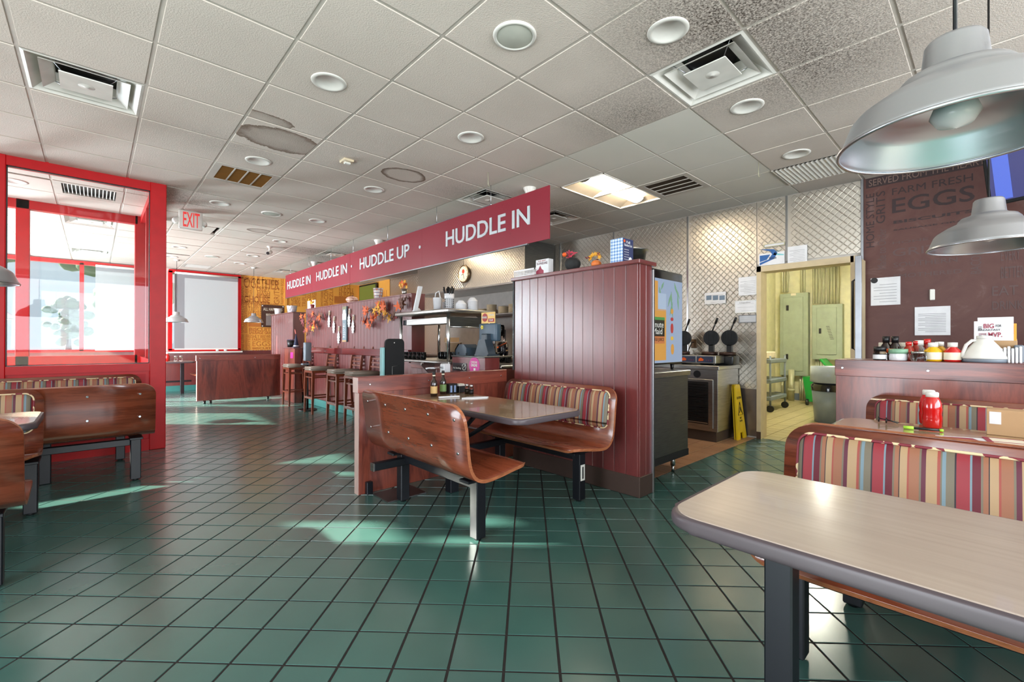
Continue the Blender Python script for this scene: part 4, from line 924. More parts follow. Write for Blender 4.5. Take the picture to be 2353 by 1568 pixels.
# ---------------------------------------------------------------- pendants
def pendant(label, x, y, z, R, zc=2.99, flip=0, rod=.004, profile=None):
    t = thing('pendant_lamp', label, 'lamp', (x, y, z), 'brushed aluminium pendant lamps'); t['_wl'] = [0., 0., 0.]; s = R/.205
    pf = profile or [(.205, 0), (.207, .004), (.2, .012), (.182, .06), (.172, .072), (.14, .094), (.105, .112), (.1, .122), (.09, .134), (.066, .142), (.056, .15), (.05, .205), (.045, .212), (.001, .214)]
    pf = [(r*s, h*s) for r, h in pf]; inner = [(max(.001, r-.003), h-.003) for r, h in pf[1:-2]][::-1]
    obj('shade', MB().lathe(pf, (0, 0, 0), 56, close=False).lathe(inner, (0, 0, 0), 56, close=False), M['brushed_alu'], t, False)
    obj('rim', MB().tube([(pf[0][0]*math.cos(a*PI/28), pf[0][0]*math.sin(a*PI/28), 0) for a in range(56)], .004*s, 6, True), M['alu'], t, False)
    obj('cord', MB().cyl((0, 0, .175*s), (0, 0, zc-z), rod, seg=8), M['black'], t, False)
    obj('bulb', MB().lathe([(.001, .02*s), (.03*s, .03*s), (.042*s, .05*s), (.03*s, .085*s), (.02*s, .11*s)], (0, 0, 0), 20, close=False), M['white_china'], t, False)
    obj('canopy', MB().lathe([(.001, zc-z-.03), (.05, zc-z-.025), (.06, zc-z)], (0, 0, 0), 20, close=False), M['white_dull'], t, False); return t
pendant('huge near aluminium pendant shade at the top right', 1.488, .064, 1.695, .225)
pendant('smaller aluminium pendant over the second booth table at right', 3.08, .02, 1.665, .215)
pendant('far pendant in front of the white roller shade', 1.31, 12.1, 1.635, .215)
pendant('far pendant in front of the mustard wallpaper', 2.8, 12.1, 1.68, .205)
pendant('pendant half cut off by the left edge', -.55, 4.05, 1.555, .22)
pendant('pendant seen through the vestibule glass, nearer one', -1.35, 10.6, 1.62, .21); pendant('pendant seen through the vestibule glass, farther one', -1.25, 12.4, 1.62, .2)
# ---------------------------------------------------------------- hood and kitchen
hd = thing('range_hood', 'big quilted stainless range hood behind the bar with the clock on it', 'hood', (5.76, 7.2, 2.25))
for a, b in ((5.47, 7.19), (7.2, 8.93)): obj('steel_sheet', quilt(a, b, 2.27, 2.98, 5.38, .06, .062, .003), M['steel_quilt'], hd)
obj('body', MB().box(5.392, 6.13, 5.48, 8.93, 2.3, 2.985), M['steel'], hd); obj('bottom_lip', MB().bbox(5.36, 6.13, 5.46, 8.95, 2.24, 2.275, .004), M['steel'], hd)
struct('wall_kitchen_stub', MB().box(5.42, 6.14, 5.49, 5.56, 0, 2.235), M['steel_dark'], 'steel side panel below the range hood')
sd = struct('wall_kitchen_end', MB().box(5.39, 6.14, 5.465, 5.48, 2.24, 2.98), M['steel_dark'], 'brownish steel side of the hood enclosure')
bs = thing('back_shelf', 'steel wall shelf holding cream plates behind the pass', 'shelf', (5.9, 6.6, 1.76))
obj('board', MB().bbox(5.7, 6.13, 5.57, 7.6, 1.745, 1.765, .004), M['steel'], bs)
for y in (5.8, 7.3): obj('bracket', MB().prism([(0, 0), (.35, 0), (0, -.2)], (6.12, y, 1.745), (-1, 0, 0), (0, 0, 1), .006), M['steel'], bs)
bc = thing('back_counter', 'stainless back counter under the range hood', 'counter', (5.75, 7.3, 0))
obj('top', MB().bbox(5.4, 6.13, 5.58, 9.2, .9, .94, .005), M['steel'], bc); obj('base', MB().box(5.45, 6.12, 5.6, 9.2, .1, .9), M['steel_dark'], bc)
def on(px, py, z): return ZP(px, py, z)
ORD = ['topmost', 'second', 'third', 'fourth', 'fifth', 'sixth', 'seventh', 'eighth', 'ninth', 'tenth', 'eleventh', 'twelfth', 'thirteenth', 'fourteenth']
def stack(name, label, cat, x, y, z, prof, n, dz, mat, grp, seg=24):
    for k in range(n):
        one(name, label+('' if n == 1 else ', topmost' if k == n-1 else ', %s from the top' % ORD[n-1-k]), cat, MB().lathe(prof, (0, 0, 0), seg), mat, grp, (x, y, z+k*dz))
plate = [(.001, .004), (.06, 0), (.065, .003), (.105, .016), (.107, .02), (.064, .009), (.001, .008)]
bowl = [(.001, .0), (.03, 0), (.034, .006), (.06, .035), (.066, .052), (.062, .052), (.055, .036), (.03, .012), (.001, .01)]
inv = [(r, .052-z) for r, z in bowl[::-1]]
for (y, n, l) in ((7.25, 9, 'left'), (6.95, 14, 'middle'), (6.6, 10, 'right'), (6.3, 12, 'far right')):
    stack('plate', 'cream plate in the %s stack on the back shelf' % l, 'plate', 5.9, y, 1.766, plate, n, .014, M['cream_china'], 'cream plates on the back shelf')
def shp(px, py=708): p = ZP(px, py, 1.586); return p
SX = 2.98
def sh_at(px, x=SX): p = XP(px, 705, x); return (p.x, p.y, 1.586)
p = sh_at(958); stack('bowl', 'upturned white bowl alone at the left of the pass shelf', 'bowl', p[0], min(p[1], 5.2), 1.586, inv, 1, .02, M['white_china'], 'white bowls')
mn = thing('menu_card', 'white menu card leaning on the pass shelf', 'menu', (2.98, 4.78, 1.586))
obj('card', MB().prism([(0, 0), (.03, 0), (.15, .3), (.12, .3)], (2.93, 4.9, 1.588), (0, -1, 0), UZ, .05), M['paper'], mn)
cd = thing('utensil_caddy', 'white perforated plastic caddy on the pass shelf', 'caddy', (3.02, 4.56, 1.586))
obj('bin', MB().lathe([(.001, .004), (.045, 0), (.056, .15), (.059, .155), (.053, .155), (.043, .01), (.001, .01)], (3.02, 4.56, 1.586), 20), M['white_china'], cd)
obj('handle', MB().tube([(3.02, 4.62, 1.72), (3.02, 4.6, 1.8), (3.02, 4.53, 1.82), (3.02, 4.5, 1.73)], .008), M['white_china'], cd)
cy = thing('cutlery_cylinder', 'white perforated cylinder full of black-handled spoons', 'utensil holder', (3.05, 4.36, 1.586))
obj('cylinder', MB().lathe([(.001, .004), (.046, 0), (.05, .13), (.058, .132), (.058, .15), (.06, .19), (.052, .19), (.044, .01), (.001, .01)], (3.05, 4.36, 1.586), 22), M['white_china'], cy)
dt = MB()
for k in range(12):
    for j in range(7):
        a = k*PI/6; z = 1.6+.022*j; dt.cyl((3.05+.047*math.cos(a), 4.36+.047*math.sin(a), z), (3.05+.0555*math.cos(a), 4.36+.0555*math.sin(a), z), .004, seg=5)
o = obj('holes', dt, M['black'], cy); o['kind'] = 'stuff'
for k in range(14):
    a = random.uniform(0, 6.28); r = random.uniform(0, .036); obj('spoon_handle', MB().cyl((3.05+r*math.cos(a), 4.36+r*math.sin(a), 1.7), (3.05+r*2*math.cos(a), 4.36+r*2*math.sin(a), 1.83+random.uniform(0, .03)), .007, .011, 6), M['black'], cy)
stack('bowl', 'upturned white bowl in the low stack beside the spoons', 'bowl', 3.13, 4.24, 1.586, inv, 5, .014, M['white_china'], 'white bowls')
stack('bowl', 'upturned white bowl in the tall stack at the shelf end', 'bowl', 3.27, 4.2, 1.586, inv, 8, .014, M['white_china'], 'white bowls')
stack('plate', 'white saucer in the stack behind the caddy', 'plate', 3.2, 4.62, 1.586, [(r*.6, z) for r, z in plate], 10, .011, M['white_china'], 'white saucers on the pass shelf')
# mugs and tub below
mug = [(.001, .004), (.03, 0), (.038, .01), (.041, .04), (.037, .085), (.039, .09), (.035, .09), (.036, .04), (.03, .012), (.001, .012)]
def mk_mug(x, y, z, label, grp, rz=0):
    t = thing('mug', label, 'mug', (x, y, z), grp, rz); t['_wl'] = [0, 0, 0]
    obj('cup', MB().lathe(mug, (0, 0, 0), 18), M['black_gloss'], t, False); obj('handle', MB().tube([(.038, 0, .075), (.062, 0, .07), (.07, 0, .045), (.06, 0, .022), (.04, 0, .018)], .006), M['black_gloss'], t, False); return t
m0 = mk_mug(2.95, 5.15, .996, 'black mug in the front row under the heat lamp', 'black mugs under the pass shelf', 4)
m0['label'] = 'black mug at the left end of the front row under the heat lamp'
for k in range(1, 5): dup(m0, (2.95, 5.15-.095*k, .996), 'black mug in the front row under the heat lamp, %s from the left' % ('', 'second', 'third', 'fourth', 'fifth')[k])
for k in range(4): dup(m0, (3.3, 4.9-.1*k, .996), 'black mug beside the tan tub, %s from the left' % ('first', 'second', 'third', 'fourth')[k], rz=3.5)
for k in range(5): dup(m0, (3.62, 4.36-.1*k, .996 if 4.36-.1*k > 4.12 else .966), 'black mug in the back row behind the printer, %s from the left' % ('first', 'second', 'third', 'fourth', 'fifth')[k], rz=3.8)
tubm = thing('bus_tub', 'tan plastic tub behind the mugs on the steel counter', 'tub', (3.5, 4.9, .996))
obj('tub', MB().lathe([(.001, .004), (.1, 0), (.13, .2), (.14, .21), (.125, .21), (.09, .01), (.001, .01)], (3.5, 4.9, .996), 4).xf(Matrix.Identity(4)), G('tan_plastic', 170, 140, 110, .4), tubm)
obj('box', MB().box(3.42, 3.56, 4.86, 5.0, 1.21, 1.27), M['cardboard'], tubm)
for k, (y, l) in enumerate(((6.75, 'left'), (6.45, 'right'))):
    t = thing('drink_mixer', 'steel and black drink mixer, the %s one, behind the pass' % l, 'mixer', (5.7, y, .94))
    obj('column', MB().cyl((5.8, y, .94), (5.8, y, 1.45), .03), M['chrome'], t); obj('base', MB().bbox(5.6, 5.9, y-.07, y+.07, .94, .97, .01), M['black'], t)
    obj('motor_head', MB().lathe([(.001, 1.33), (.05, 1.33), (.065, 1.38), (.065, 1.5), (.05, 1.54), (.001, 1.545)], (5.72, y, 0), 16), M['black_gloss'], t); obj('shaft', MB().cyl((5.7, y, 1.05), (5.7, y, 1.34), .012), M['chrome'], t)
# register etc on stand z 1.066
ps = thing('cash_register', 'grey point-of-sale terminal with a yellow flower sticker', 'cash register', (3.02, 3.68, 1.066))
obj('foot', MB().prism([(-.11, 0), (.11, 0), (.11, .02), (.05, .17), (-.05, .17), (-.11, .02)], (3.07, 3.66, 1.068), (0, -1, 0), UZ, .1).box(2.96, 3.12, 3.555, 3.77, 1.066, 1.082), M['pos_grey'], ps)
obj('arm', MB().bbox(3.0, 3.08, 3.62, 3.71, 1.2, 1.3, .01), M['pos_grey'], ps)
obj('screen_back', MB().bbox(3.06, 3.13, 3.53, 3.82, 1.22, 1.41, .015, 2), G('pos_back', 62, 82, 98, .4), ps)
obj('screen', MB().box(3.131, 3.134, 3.55, 3.8, 1.24, 1.4), M['black_gloss'], ps)
q = MB()
for k in range(5): a = 2*PI*k/5; q.cyl((3.055, 3.76+.014*math.cos(a), 1.37+.014*math.sin(a)), (3.058, 3.76+.014*math.cos(a), 1.37+.014*math.sin(a)), .009, seg=8)
o = obj('flower_sticker', q, G('yellow', 236, 214, 60, .5), ps)
cdp = thing('promo_card', 'yellow and red promo card on top of the register', 'sign', (3.08, 3.7, 1.41))
obj('card', MB().box(3.08, 3.085, 3.575, 3.8, 1.412, 1.53), G('card_yellow', 232, 190, 110, .5), cdp)
obj('badge', MB().cyl((3.0775, 3.74, 1.475), (3.08, 3.74, 1.475), .045, seg=24), G('badge_red', 160, 34, 34, .5), cdp)
textx('REWARDS', 3.077, 3.78, 1.465, 3.7, 1.487, M['white_plastic'], cdp); textx('DOWNLOAD', 3.08, 3.68, 1.49, 3.59, 1.51, M['white_plastic'], cdp); obj('band', MB().box(3.0785, 3.08, 3.585, 3.685, 1.425, 1.462), MATS['badge_red'], cdp); textx('TODAY', 3.078, 3.67, 1.434, 3.6, 1.454, M['white_plastic'], cdp)
pr2 = thing('receipt_printer', 'dark grey receipt printer between the mugs and the register', 'printer', (3.0, 3.97, 1.066))
obj('body', MB().prism([(0, 0), (.2, 0), (.2, .06), (.14, .115), (.06, .125), (0, .06)], (2.93, 4.08, 1.067), (0, -1, 0), UZ, .0).prism([(0, 0), (.2, 0), (.2, .08), (.15, .12), (.07, .12), (0, .05)], (3.1, 4.07, 1.067), (0, -1, 0), UZ, .17), G('printer_grey', 52, 66, 78, .35), pr2)
obj('power_switch', MB().box(2.926, 2.93, 4.0, 4.02, 1.08, 1.1), M['black'], pr2)
obj('cable', MB().tube([(2.95, 3.95, 1.07), (2.93, 3.88, 1.09), (2.92, 3.86, 1.07), (2.93, 3.84, 1.1)], .004), M['black'], pr2)
cj = thing('candy_jar', 'clear jar of wrapped candy with an orange scoop beside the register', 'jar', (3.2, 3.585, 1.066))
obj('jar', MB().lathe([(.001, .003), (.05, 0), (.06, .02), (.06, .12), (.045, .14), (.047, .155)], (3.2, 3.585, 1.066), 22, close=False), M['jar_glass'], cj)
q = MB()
for k in range(90): a, r, z = random.uniform(0, 6.28), .05*math.sqrt(random.random()), random.uniform(.01, .1); q.cbox((3.2+r*math.cos(a), 3.585+r*math.sin(a), 1.066+z), (.012, .018, .01))
o = obj('candy', q, P('candy_mix', (.25, .2, .3), .4), cj); o['kind'] = 'stuff'
obj('scoop', MB().cyl((3.13, 3.6, 1.15), (3.22, 3.55, 1.2), .008), M['orange'], cj)
# juice cabinet and machine
jc = thing('drink_cabinet', 'dark steel drink cabinet on legs right of the tall partition', 'cabinet', (3.8, 2.35, 0))
obj('body', MB().bbox(3.38, 4.16, 2.0, 2.75, .2, .9, .004), M['steel_dark'], jc); obj('countertop', MB().bbox(3.36, 4.185, 1.985, 2.77, .9, .95, .006), M['steel'], jc)
obj('toe_band', MB().box(3.38, 4.165, 1.996, 2.76, .14, .2), M['black_matte'], jc)
for x, y in ((3.5, 2.06), (3.98, 2.06), (3.5, 2.68), (3.98, 2.68)): obj('leg', MB().cyl((x, y, .0), (x, y, .06), .014).cyl((x, y, .06), (x, y, .15), .022), M['chrome'], jc)
jm = thing('juice_machine', 'orange juice dispenser with a backlit fruit picture', 'drink dispenser', (3.8, 2.3, .95))
a = YP(1567, 650, 2.1); b = YP(1558, 832, 2.1); jx1, jz1, jz0 = a.x, a.z, b.z
obj('housing', MB().bbox(3.4, jx1+.04, 2.11, 2.6, jz0-.02, jz1+.09, .02, 2), M['black_gloss'], jm)
obj('leg', MB().cyl((jx1-.12, 2.14, .95), (jx1-.12, 2.14, jz0-.02), .012, .02), M['black'], jm); obj('leg', MB().cyl((3.5, 2.14, .95), (3.5, 2.14, jz0-.02), .012, .02), M['black'], jm)
pn = obj('picture_panel', MB().box(3.42, jx1, 2.098, 2.11, jz0, jz1), emis('juice_bg', srgb(150, 170, 200), .5), jm); pn['label'] = 'backlit juice picture with glass and stacked fruit'
def jq(x0, z0, x1, z1): return x0, z0, x1, z1
J = lambda px, py: YP(px, py, 2.097)
def jbox(name, px0, py0, px1, py1, mat, d=0): a, b = J(px0, py1), J(px1, py0); obj(name, MB().box(a.x, b.x, 2.094-d, 2.098, a.z, b.z), mat, pn)
gl_ = emis('juice_orange', srgb(224, 160, 60), .45)
jbox('glass_rim', 1490, 676, 1530, 712, emis('juice_glass', srgb(170, 190, 215), .5)); jbox('juice', 1490, 712, 1530, 830, gl_)
jbox('stream', 1503, 646, 1511, 712, gl_, .001); jbox('logo_plate', 1490, 733, 1526, 773, M['black'], .002); jbox('flavour_band', 1490, 773, 1526, 790, emis('juice_band', srgb(206, 120, 60), .45), .002); jbox('green_arc', 1490, 730, 1526, 734, emis('juice_green', srgb(60, 150, 60), .45), .003)
def jtext(s, px0, py0, px1, py1, mat): a, b = J(px0, py1), J(px1, py0); texty(s, 2.0915, a.x, a.z, b.x, b.z, mat, pn)
jtext('Minute', 1492, 740, 1523, 752, M['white_plastic']); jtext('Maid', 1499, 755, 1520, 768, M['white_plastic']); jtext('ORANGE JUICE', 1488, 777, 1524, 786, M['ink'])
for px, py, rx, rz, c in ((1544, 716, .045, .04, 'juice_orange'), (1544, 734, .045, .028, 'fruit_red'), (1544, 755, .045, .075, 'fruit_red'), (1544, 778, .045, .03, 'fruit_yellow'), (1545, 803, .05, .08, 'juice_orange')):
    p = J(px, py); mt = M.get(c) or emis(c, srgb(190, 40, 40) if 'red' in c else srgb(235, 190, 40), .45)
    pl = [(rx*.55*math.cos(k*PI/12), rz*.62*math.sin(k*PI/12)) for k in range(24)]; obj('fruit', MB().prism(pl, (p.x, 2.098, p.z), UX, UZ, .004), mt, pn)
for k in range(14):
    px, py = random.uniform(1508, 1564), random.uniform(648, 700); p = J(px, py); a = random.uniform(-2.2, -.9); l = random.uniform(.08, .16)
    u = Vec((math.cos(a), 0, math.sin(a))); v = Vec((-math.sin(a), 0, math.cos(a)))
    obj('leaf_print', MB().prism([(0, 0), (l*.5, -.014), (l, 0), (l*.5, .014)], (p.x, 2.098, max(p.z, 0)), u, v, .0022), emis('juice_leaf', srgb(120, 170, 130), .45), pn)
sp = thing('steel_pan', 'deep stainless pan on top of the juice dispenser', 'pan', (3.62, 2.3, jz1+.09))
obj('pan', MB().lathe([(.001, .004), (.12, 0), (.15, .16), (.17, .165), (.17, .172), (.145, .165), (.115, .01), (.001, .01)], (3.66, 2.32, jz1+.09), 24), M['steel'], sp); obj('lid', MB().lathe([(.17, .172), (.1, .19), (.001, .195)], (3.66, 2.32, jz1+.09), 24, close=False), M['steel'], sp)
one('juice_cup', 'orange cup standing under the juice dispenser', 'cup', MB().lathe([(.001, .003), (.03, 0), (.04, .09), (.037, .09), (.028, .01), (.001, .01)], (0, 0, 0), 16), M['mustard'], None, (3.45, 2.06, .951))
# waffle cabinet
wc = thing('waffle_cabinet', 'steel cabinet with louvred door under the waffle irons', 'cabinet', (5.8, 3.0, 0))
obj('body', MB().bbox(5.485, 6.12, 2.27, 4.1, .13, .88, .003), M['steel'], wc); obj('countertop', MB().bbox(5.45, 6.13, 2.24, 4.12, .88, .93, .006), M['steel'], wc)
obj('plinth', MB().box(5.52, 6.12, 2.3, 4.1, 0, .13), G('plinth_brown', 70, 58, 50, .5), wc)
dd = obj('door', MB().bbox(5.468, 5.485, 2.32, 2.8, .17, .76, .003), M['steel'], wc)
obj('louver_shade_plate', MB().box(5.4665, 5.469, 2.375, 2.755, .21, .73), M['black'], dd)  # black plate stands in for the shade behind the louvres
for k in range(16): z = .22+k*.031; obj('louver', MB().add([(5.468, 2.38, z), (5.468, 2.75, z), (5.452, 2.75, z+.016), (5.452, 2.38, z+.016), (5.468, 2.38, z+.02), (5.468, 2.75, z+.02)], [(0, 3, 2, 1)]), M['chrome'], dd)
for y in (2.52, 2.78): obj('fan_vent', MB().cyl((5.478, y, .82), (5.486, y, .82), .045, seg=20), M['black'], wc)
cb = thing('waffle_timer', 'long control box with two waffle picture labels', 'control box', (5.6, 2.6, .93))
obj('housing', MB().bbox(5.5, 5.75, 2.3, 2.78, .955, 1.05, .004), M['steel'], cb); 
for y in (2.34, 2.74): obj('foot', MB().cyl((5.55, y, .93), (5.55, y, .956), .012), M['black'], cb)
for a, b in ((2.55, 2.75), (2.33, 2.53)):
    l = obj('label_panel', MB().box(5.496, 5.5, a, b, .965, 1.04), G('label_navy', 40, 52, 78, .4), cb)
    obj('waffle_picture', MB().prism([(0, 0), (.06, .005), (.065, .025), (.03, .045), (.005, .03)], (5.496, b-.02, .98), (0, -1, 0), UZ, .001), M['orange'], l); textx('1 2 3', 5.4955, a+.08, .985, a+.02, 1.0, MATS['badge_red'], l)
obj('switch', MB().box(5.496, 5.5, 2.755, 2.77, .985, 1.015), M['black'], cb)
for k, (y, l) in enumerate(((2.9, 'left waffle iron, half hidden behind the juice dispenser'), (2.53, 'middle waffle iron standing open'), (2.3, 'right waffle iron standing open, casting a shadow on the steel'))):
    t = thing('waffle_iron', l, 'waffle iron', (5.85, y, .93), 'open round waffle irons')
    obj('base', MB().bbox(5.77, 5.98, y-.1, y+.1, .931, 1.05, .02, 2), M['black'], t); obj('lower_plate', MB().cyl((5.86, y, 1.05), (5.86, y, 1.09), .1, seg=24), G('iron_brown', 60, 40, 32, .4, .5), t)
    gp = obj('upper_plate', MB().cyl((5.9, y, 1.27), (5.93, y, 1.27), .1, seg=28), M['black'], t); g = MB()
    for q_ in range(-6, 7):
        w_ = math.sqrt(max(0, .092**2-(q_*.014)**2)); g.box(5.894, 5.9, y+q_*.014-.002, y+q_*.014+.002, 1.27-w_, 1.27+w_).box(5.894, 5.9, y-w_, y+w_, 1.27+q_*.014-.002, 1.27+q_*.014+.002)
    o = obj('grid', g, G('iron_grid', 40, 42, 44, .35, .4), gp); o['kind'] = 'stuff'
    obj('hinge', MB().box(5.9, 5.95, y-.03, y+.03, 1.09, 1.19), M['black'], t); obj('handle', MB().cyl((5.92, y-.01, 1.36), (5.9, y-.06, 1.46), .009).cyl((5.9, y-.06, 1.46), (5.86, y-.1, 1.52), .015), M['black'], t)
ol = thing('wall_outlet', 'brown wall outlet with a black plug behind the waffle irons', 'outlet', (6.14, 2.75, 1.27))
a = XP(1594, 790, 6.13); obj('plate', MB().bbox(6.128, 6.14, a.y-.04, a.y+.04, a.z-.06, a.z+.06, .003), G('outlet_brown', 110, 84, 60, .4, .5), ol)
obj('plug_cord', MB().tube([(6.12, a.y, a.z+.02), (6.08, a.y, a.z+.02), (6.07, a.y+.05, a.z-.1), (6.05, a.y, a.z-.25), (5.98, a.y-.05, 1.0)], .008), M['black'], ol)
# wet floor sign
wf2 = thing('wet_floor_sign', 'yellow CAUTION WET FLOOR sign leaning beside the steel cabinet', 'caution sign', (5.97, 2.2, 0))
def lean(z): return 2.17+z*.09
pl = [(0, 0), (.09, 0), (.1, .08), (.19, .08), (.2, 0), (.29, 0), (.225, .66), (.2, .68), (.09, .68), (.065, .66)]
U1, V1 = UX, Vec((0, .09, 1)).normalized()
bd = obj('board', MB().prism(pl, (5.83, 2.185, .0), U1, V1, .02), M['wet_yellow'], wf2)
obj('rear_board', MB().prism(pl, (5.845, 2.215, .0), U1, V1, .015), M['wet_yellow'], wf2)
def wt(s, u, v, w_, h_): text(s, Vec((5.83, 2.165, 0))+U1*u+V1*v, U1, V1, w_, h_, M['ink'], bd)
wt('CAUTION', .075, .5, .14, .03); wt('WET', .12, .25, .06, .022); wt('FLOOR', .11, .215, .08, .022)
o = Vec((5.83, 2.165, 0)); tri = [o+U1*u+V1*v-Vec((0, .003, 0)) for u, v in ((.08, .3), (.22, .3), (.15, .46))]
obj('warning_triangle', MB().tube(tri, .005, 4, True), M['ink'], bd); obj('slipping_figure', MB().tube([o+U1*u+V1*v-Vec((0, .003, 0)) for u, v in ((.12, .33), (.145, .36), (.15, .4), (.165, .37), (.185, .33))], .004, 4), M['ink'], bd)
# back room
def xbox(name, px0, py0, px1, py1, x, th, mat, par, bev=.004):
    a, b = XP(px0, py1, x), XP(px1, py0, x); return obj(name, MB().bbox(x, x+th, b.y, a.y, a.z, b.z, bev), mat, par)
WX = 10.75
for (px0, py0, px1, py1, l, hs2, dr_) in ((1792, 672, 1857, 862, 'tall grey-green electrical panel in the back room', ((1809, 708), (1808, 820)), (1799, 682, 1845, 852)), (1866, 698, 1936, 826, 'smaller electrical panel with handwriting on its door', ((1884, 761),), (1876, 706, 1922, 815))):
    t = thing('electrical_panel', l, 'electrical panel', tuple(XP((px0+px1)/2, py1, WX)), 'electrical panels'); xbox('box', px0, py0, px1, py1, WX, .14, M['panel_green'], t)
    d = xbox('door', *dr_, WX-.015, .015, M['panel_green'], t)
    for hx, hy in hs2: xbox('latch', hx-2.5, hy-6, hx+2.5, hy+6, WX-.03, .015, M['black'], d, .002)
    if len(hs2) > 1: xbox('nameplate', 1817, 674, 1829, 680, WX-.004, .004, M['paper_cream'], t, .001)
    else:
        for k in range(9): a = XP(1898+k*1.2, 751+k*3.6, WX-.0165); obj('handwriting', MB().box(WX-.0168, WX-.0155, a.y-.06, a.y, a.z, a.z+.008), M['ink'], d)
NUMW = ['one', 'two', 'three', 'four', 'five', 'six', 'seven', 'eight', 'nine', 'ten', 'eleven', 'twelve', 'thirteen', 'fourteen']
for k, px in enumerate((1798, 1803, 1809, 1842, 1848, 1870, 1876, 1884, 1893, 1903, 1911, 1917, 1926)):
    a = XP(px, 640, 10.82); zt = XP(px, 672 if px < 1860 else 698, 10.82).z; obj_ = one('conduit', 'metal conduit above the electrical panels, number %s from the left' % NUMW[k], 'conduit', MB().cyl((10.82, a.y, zt), (10.82, a.y, 2.9), .022, seg=8), M['conduit'], 'conduits above the panels')
for k, px in enumerate((1797, 1801, 1805, 1809, 1813, 1839, 1844, 1849, 1854, 1875, 1880, 1886, 1893, 1900)):
    a = XP(px, 880, 10.83); one('conduit', 'metal conduit below the electrical panels, number %s from the left' % NUMW[k], 'conduit', MB().cyl((10.83, a.y, .0), (10.83, a.y, XP(px, 862 if px < 1860 else 826, 10.83).z), .018, seg=8), M['conduit'], 'conduits below the panels')
a = XP(1823, 880, 10.8); one('drain_pipe', 'thick grey pipe below the tall electrical panel', 'pipe', MB().cyl((10.66, a.y, 0), (10.66, a.y, .65), .055, seg=14).cyl((10.66, a.y, .2), (10.66, a.y, .26), .065, seg=14), M['conduit'])
ca = thing('utility_cart', 'grey three-shelf wheeled cart inside the back room door', 'cart', (9.0, 2.85, 0))
for x in (8.6, 9.4):
    for y in (2.66, 3.1): obj('post', MB().cyl((x, y, .12), (x, y, .98), .016), M['grey_plastic'], ca); w_ = obj('wheel', MB().cyl((x-.02, y, .06), (x+.02, y, .06), .06, seg=14), M['black'], ca)
for z in (.2, .5, .85): obj('tray', MB().bbox(8.56, 9.44, 2.64, 3.14, z, z+.07, .01), M['grey_plastic'], ca)
obj('bus_box', MB().bbox(8.7, 9.2, 2.75, 3.05, .921, 1.05, .02), M['cream_china'], ca)
gb = thing('green_bin', 'small green wheeled bin with its lid tipped open', 'bin', (10.3, 2.35, 0))
obj('body', MB().add([(10.15, 2.24, .07), (10.42, 2.24, .07), (10.42, 2.5, .07), (10.15, 2.5, .07), (10.1, 2.18, .55), (10.48, 2.18, .55), (10.48, 2.55, .55), (10.1, 2.55, .55)], [(3, 2, 1, 0), (4, 5, 6, 7), (0, 1, 5, 4), (1, 2, 6, 5), (2, 3, 7, 6), (3, 0, 4, 7)]), M['green_plastic'], gb)
obj('lid', MB().bbox(-.2, .2, -.18, .18, 0, .04, .01).xf(Matrix.Translation((10.2, 2.15, .75))@Matrix.Rotation(.9, 4, 'X')), M['green_plastic'], gb)
for y in (2.26, 2.48): obj('wheel', MB().cyl((10.12, y-.02, .06), (10.12, y+.02, .06), .06, seg=14), M['black'], gb)
obj('handle', MB().cyl((10.1, 2.14, .45), (10.1, 1.95, .75), .02), M['black'], gb)
gt = thing('trash_can', 'grey trash can with black liner behind the half wall', 'trash can', (8.2, 1.72, 0))
obj('can', MB().lathe([(.001, 0), (.19, 0), (.23, .55), (.001, .55)], (8.2, 1.72, 0), 20), M['grey_plastic'], gt); obj('liner', MB().lathe([(.232, .48), (.24, .56), (.2, .6)], (8.2, 1.72, 0), 20, close=False), M['black_gloss'], gt)
obj('rim_tub', MB().lathe([(.2, .6), (.25, .62), (.24, .85), (.22, .85), (.2, .62)], (8.2, 1.72, 0), 20, close=False), G('tub_clear', 150, 160, 172, .3), gt)
# ---------------------------------------------------------------- papers on the steel wall
def sheetx(name, label, px0, py0, px1, py1, x=6.13, mat=None, grp='papers taped to the steel wall', cat='notice', frame=None, lines=6, title=None, tm=None):
    a, b = XP(px0, py1, x), XP(px1, py0, x); y0, y1, z0, z1 = b.y, a.y, a.z, b.z; zc = (XP(px0, py1, x).z); 
    z0 = (XP(px0, py1, x).z+XP(px1, py1, x).z)/2 if False else a.z
    t = one(name, label, cat, MB().box(x-.002, x+.002, y0, y1, z0, z1), mat or M['paper'], grp); w_, h_ = y1-y0, z1-z0
    if frame: obj('frame', MB().box(x-.008, x, y0-.008, y0, z0, z1).box(x-.008, x, y1, y1+.008, z0, z1).box(x-.008, x, y0-.008, y1+.008, z0-.008, z0).box(x-.008, x, y0-.008, y1+.008, z1, z1+.008), frame, t)
    if lines:
        q = MB()
        for k in range(lines): zz = z0+h_*(.12+.62*k/max(1, lines-1)); q.box(x-.003, x-.0018, y0+w_*.12, y1-w_*(.1 if k % 3 else .3), zz, zz+h_*.012)
        o = obj('printed_lines', q, M['ink_grey'], t); o['kind'] = 'stuff'
    if title: textx(title, x-.002, y1-w_*.2, z0+h_*.8, y0+w_*.25, z0+h_*.9, tm or M['ink'], t)
    return t
sheetx('certificate', 'small framed certificate above the blue card', 1757, 557, 1802, 568, frame=M['conduit'], lines=4)
sv = sheetx('blue_card', 'white card with blue swooshes above the door corner', 1744, 577, 1803, 612, lines=0)
a, b = XP(1745, 612, 6.127), XP(1803, 577, 6.127); Y0, Y1, Z0_, Z1_ = b.y, a.y, a.z, b.z
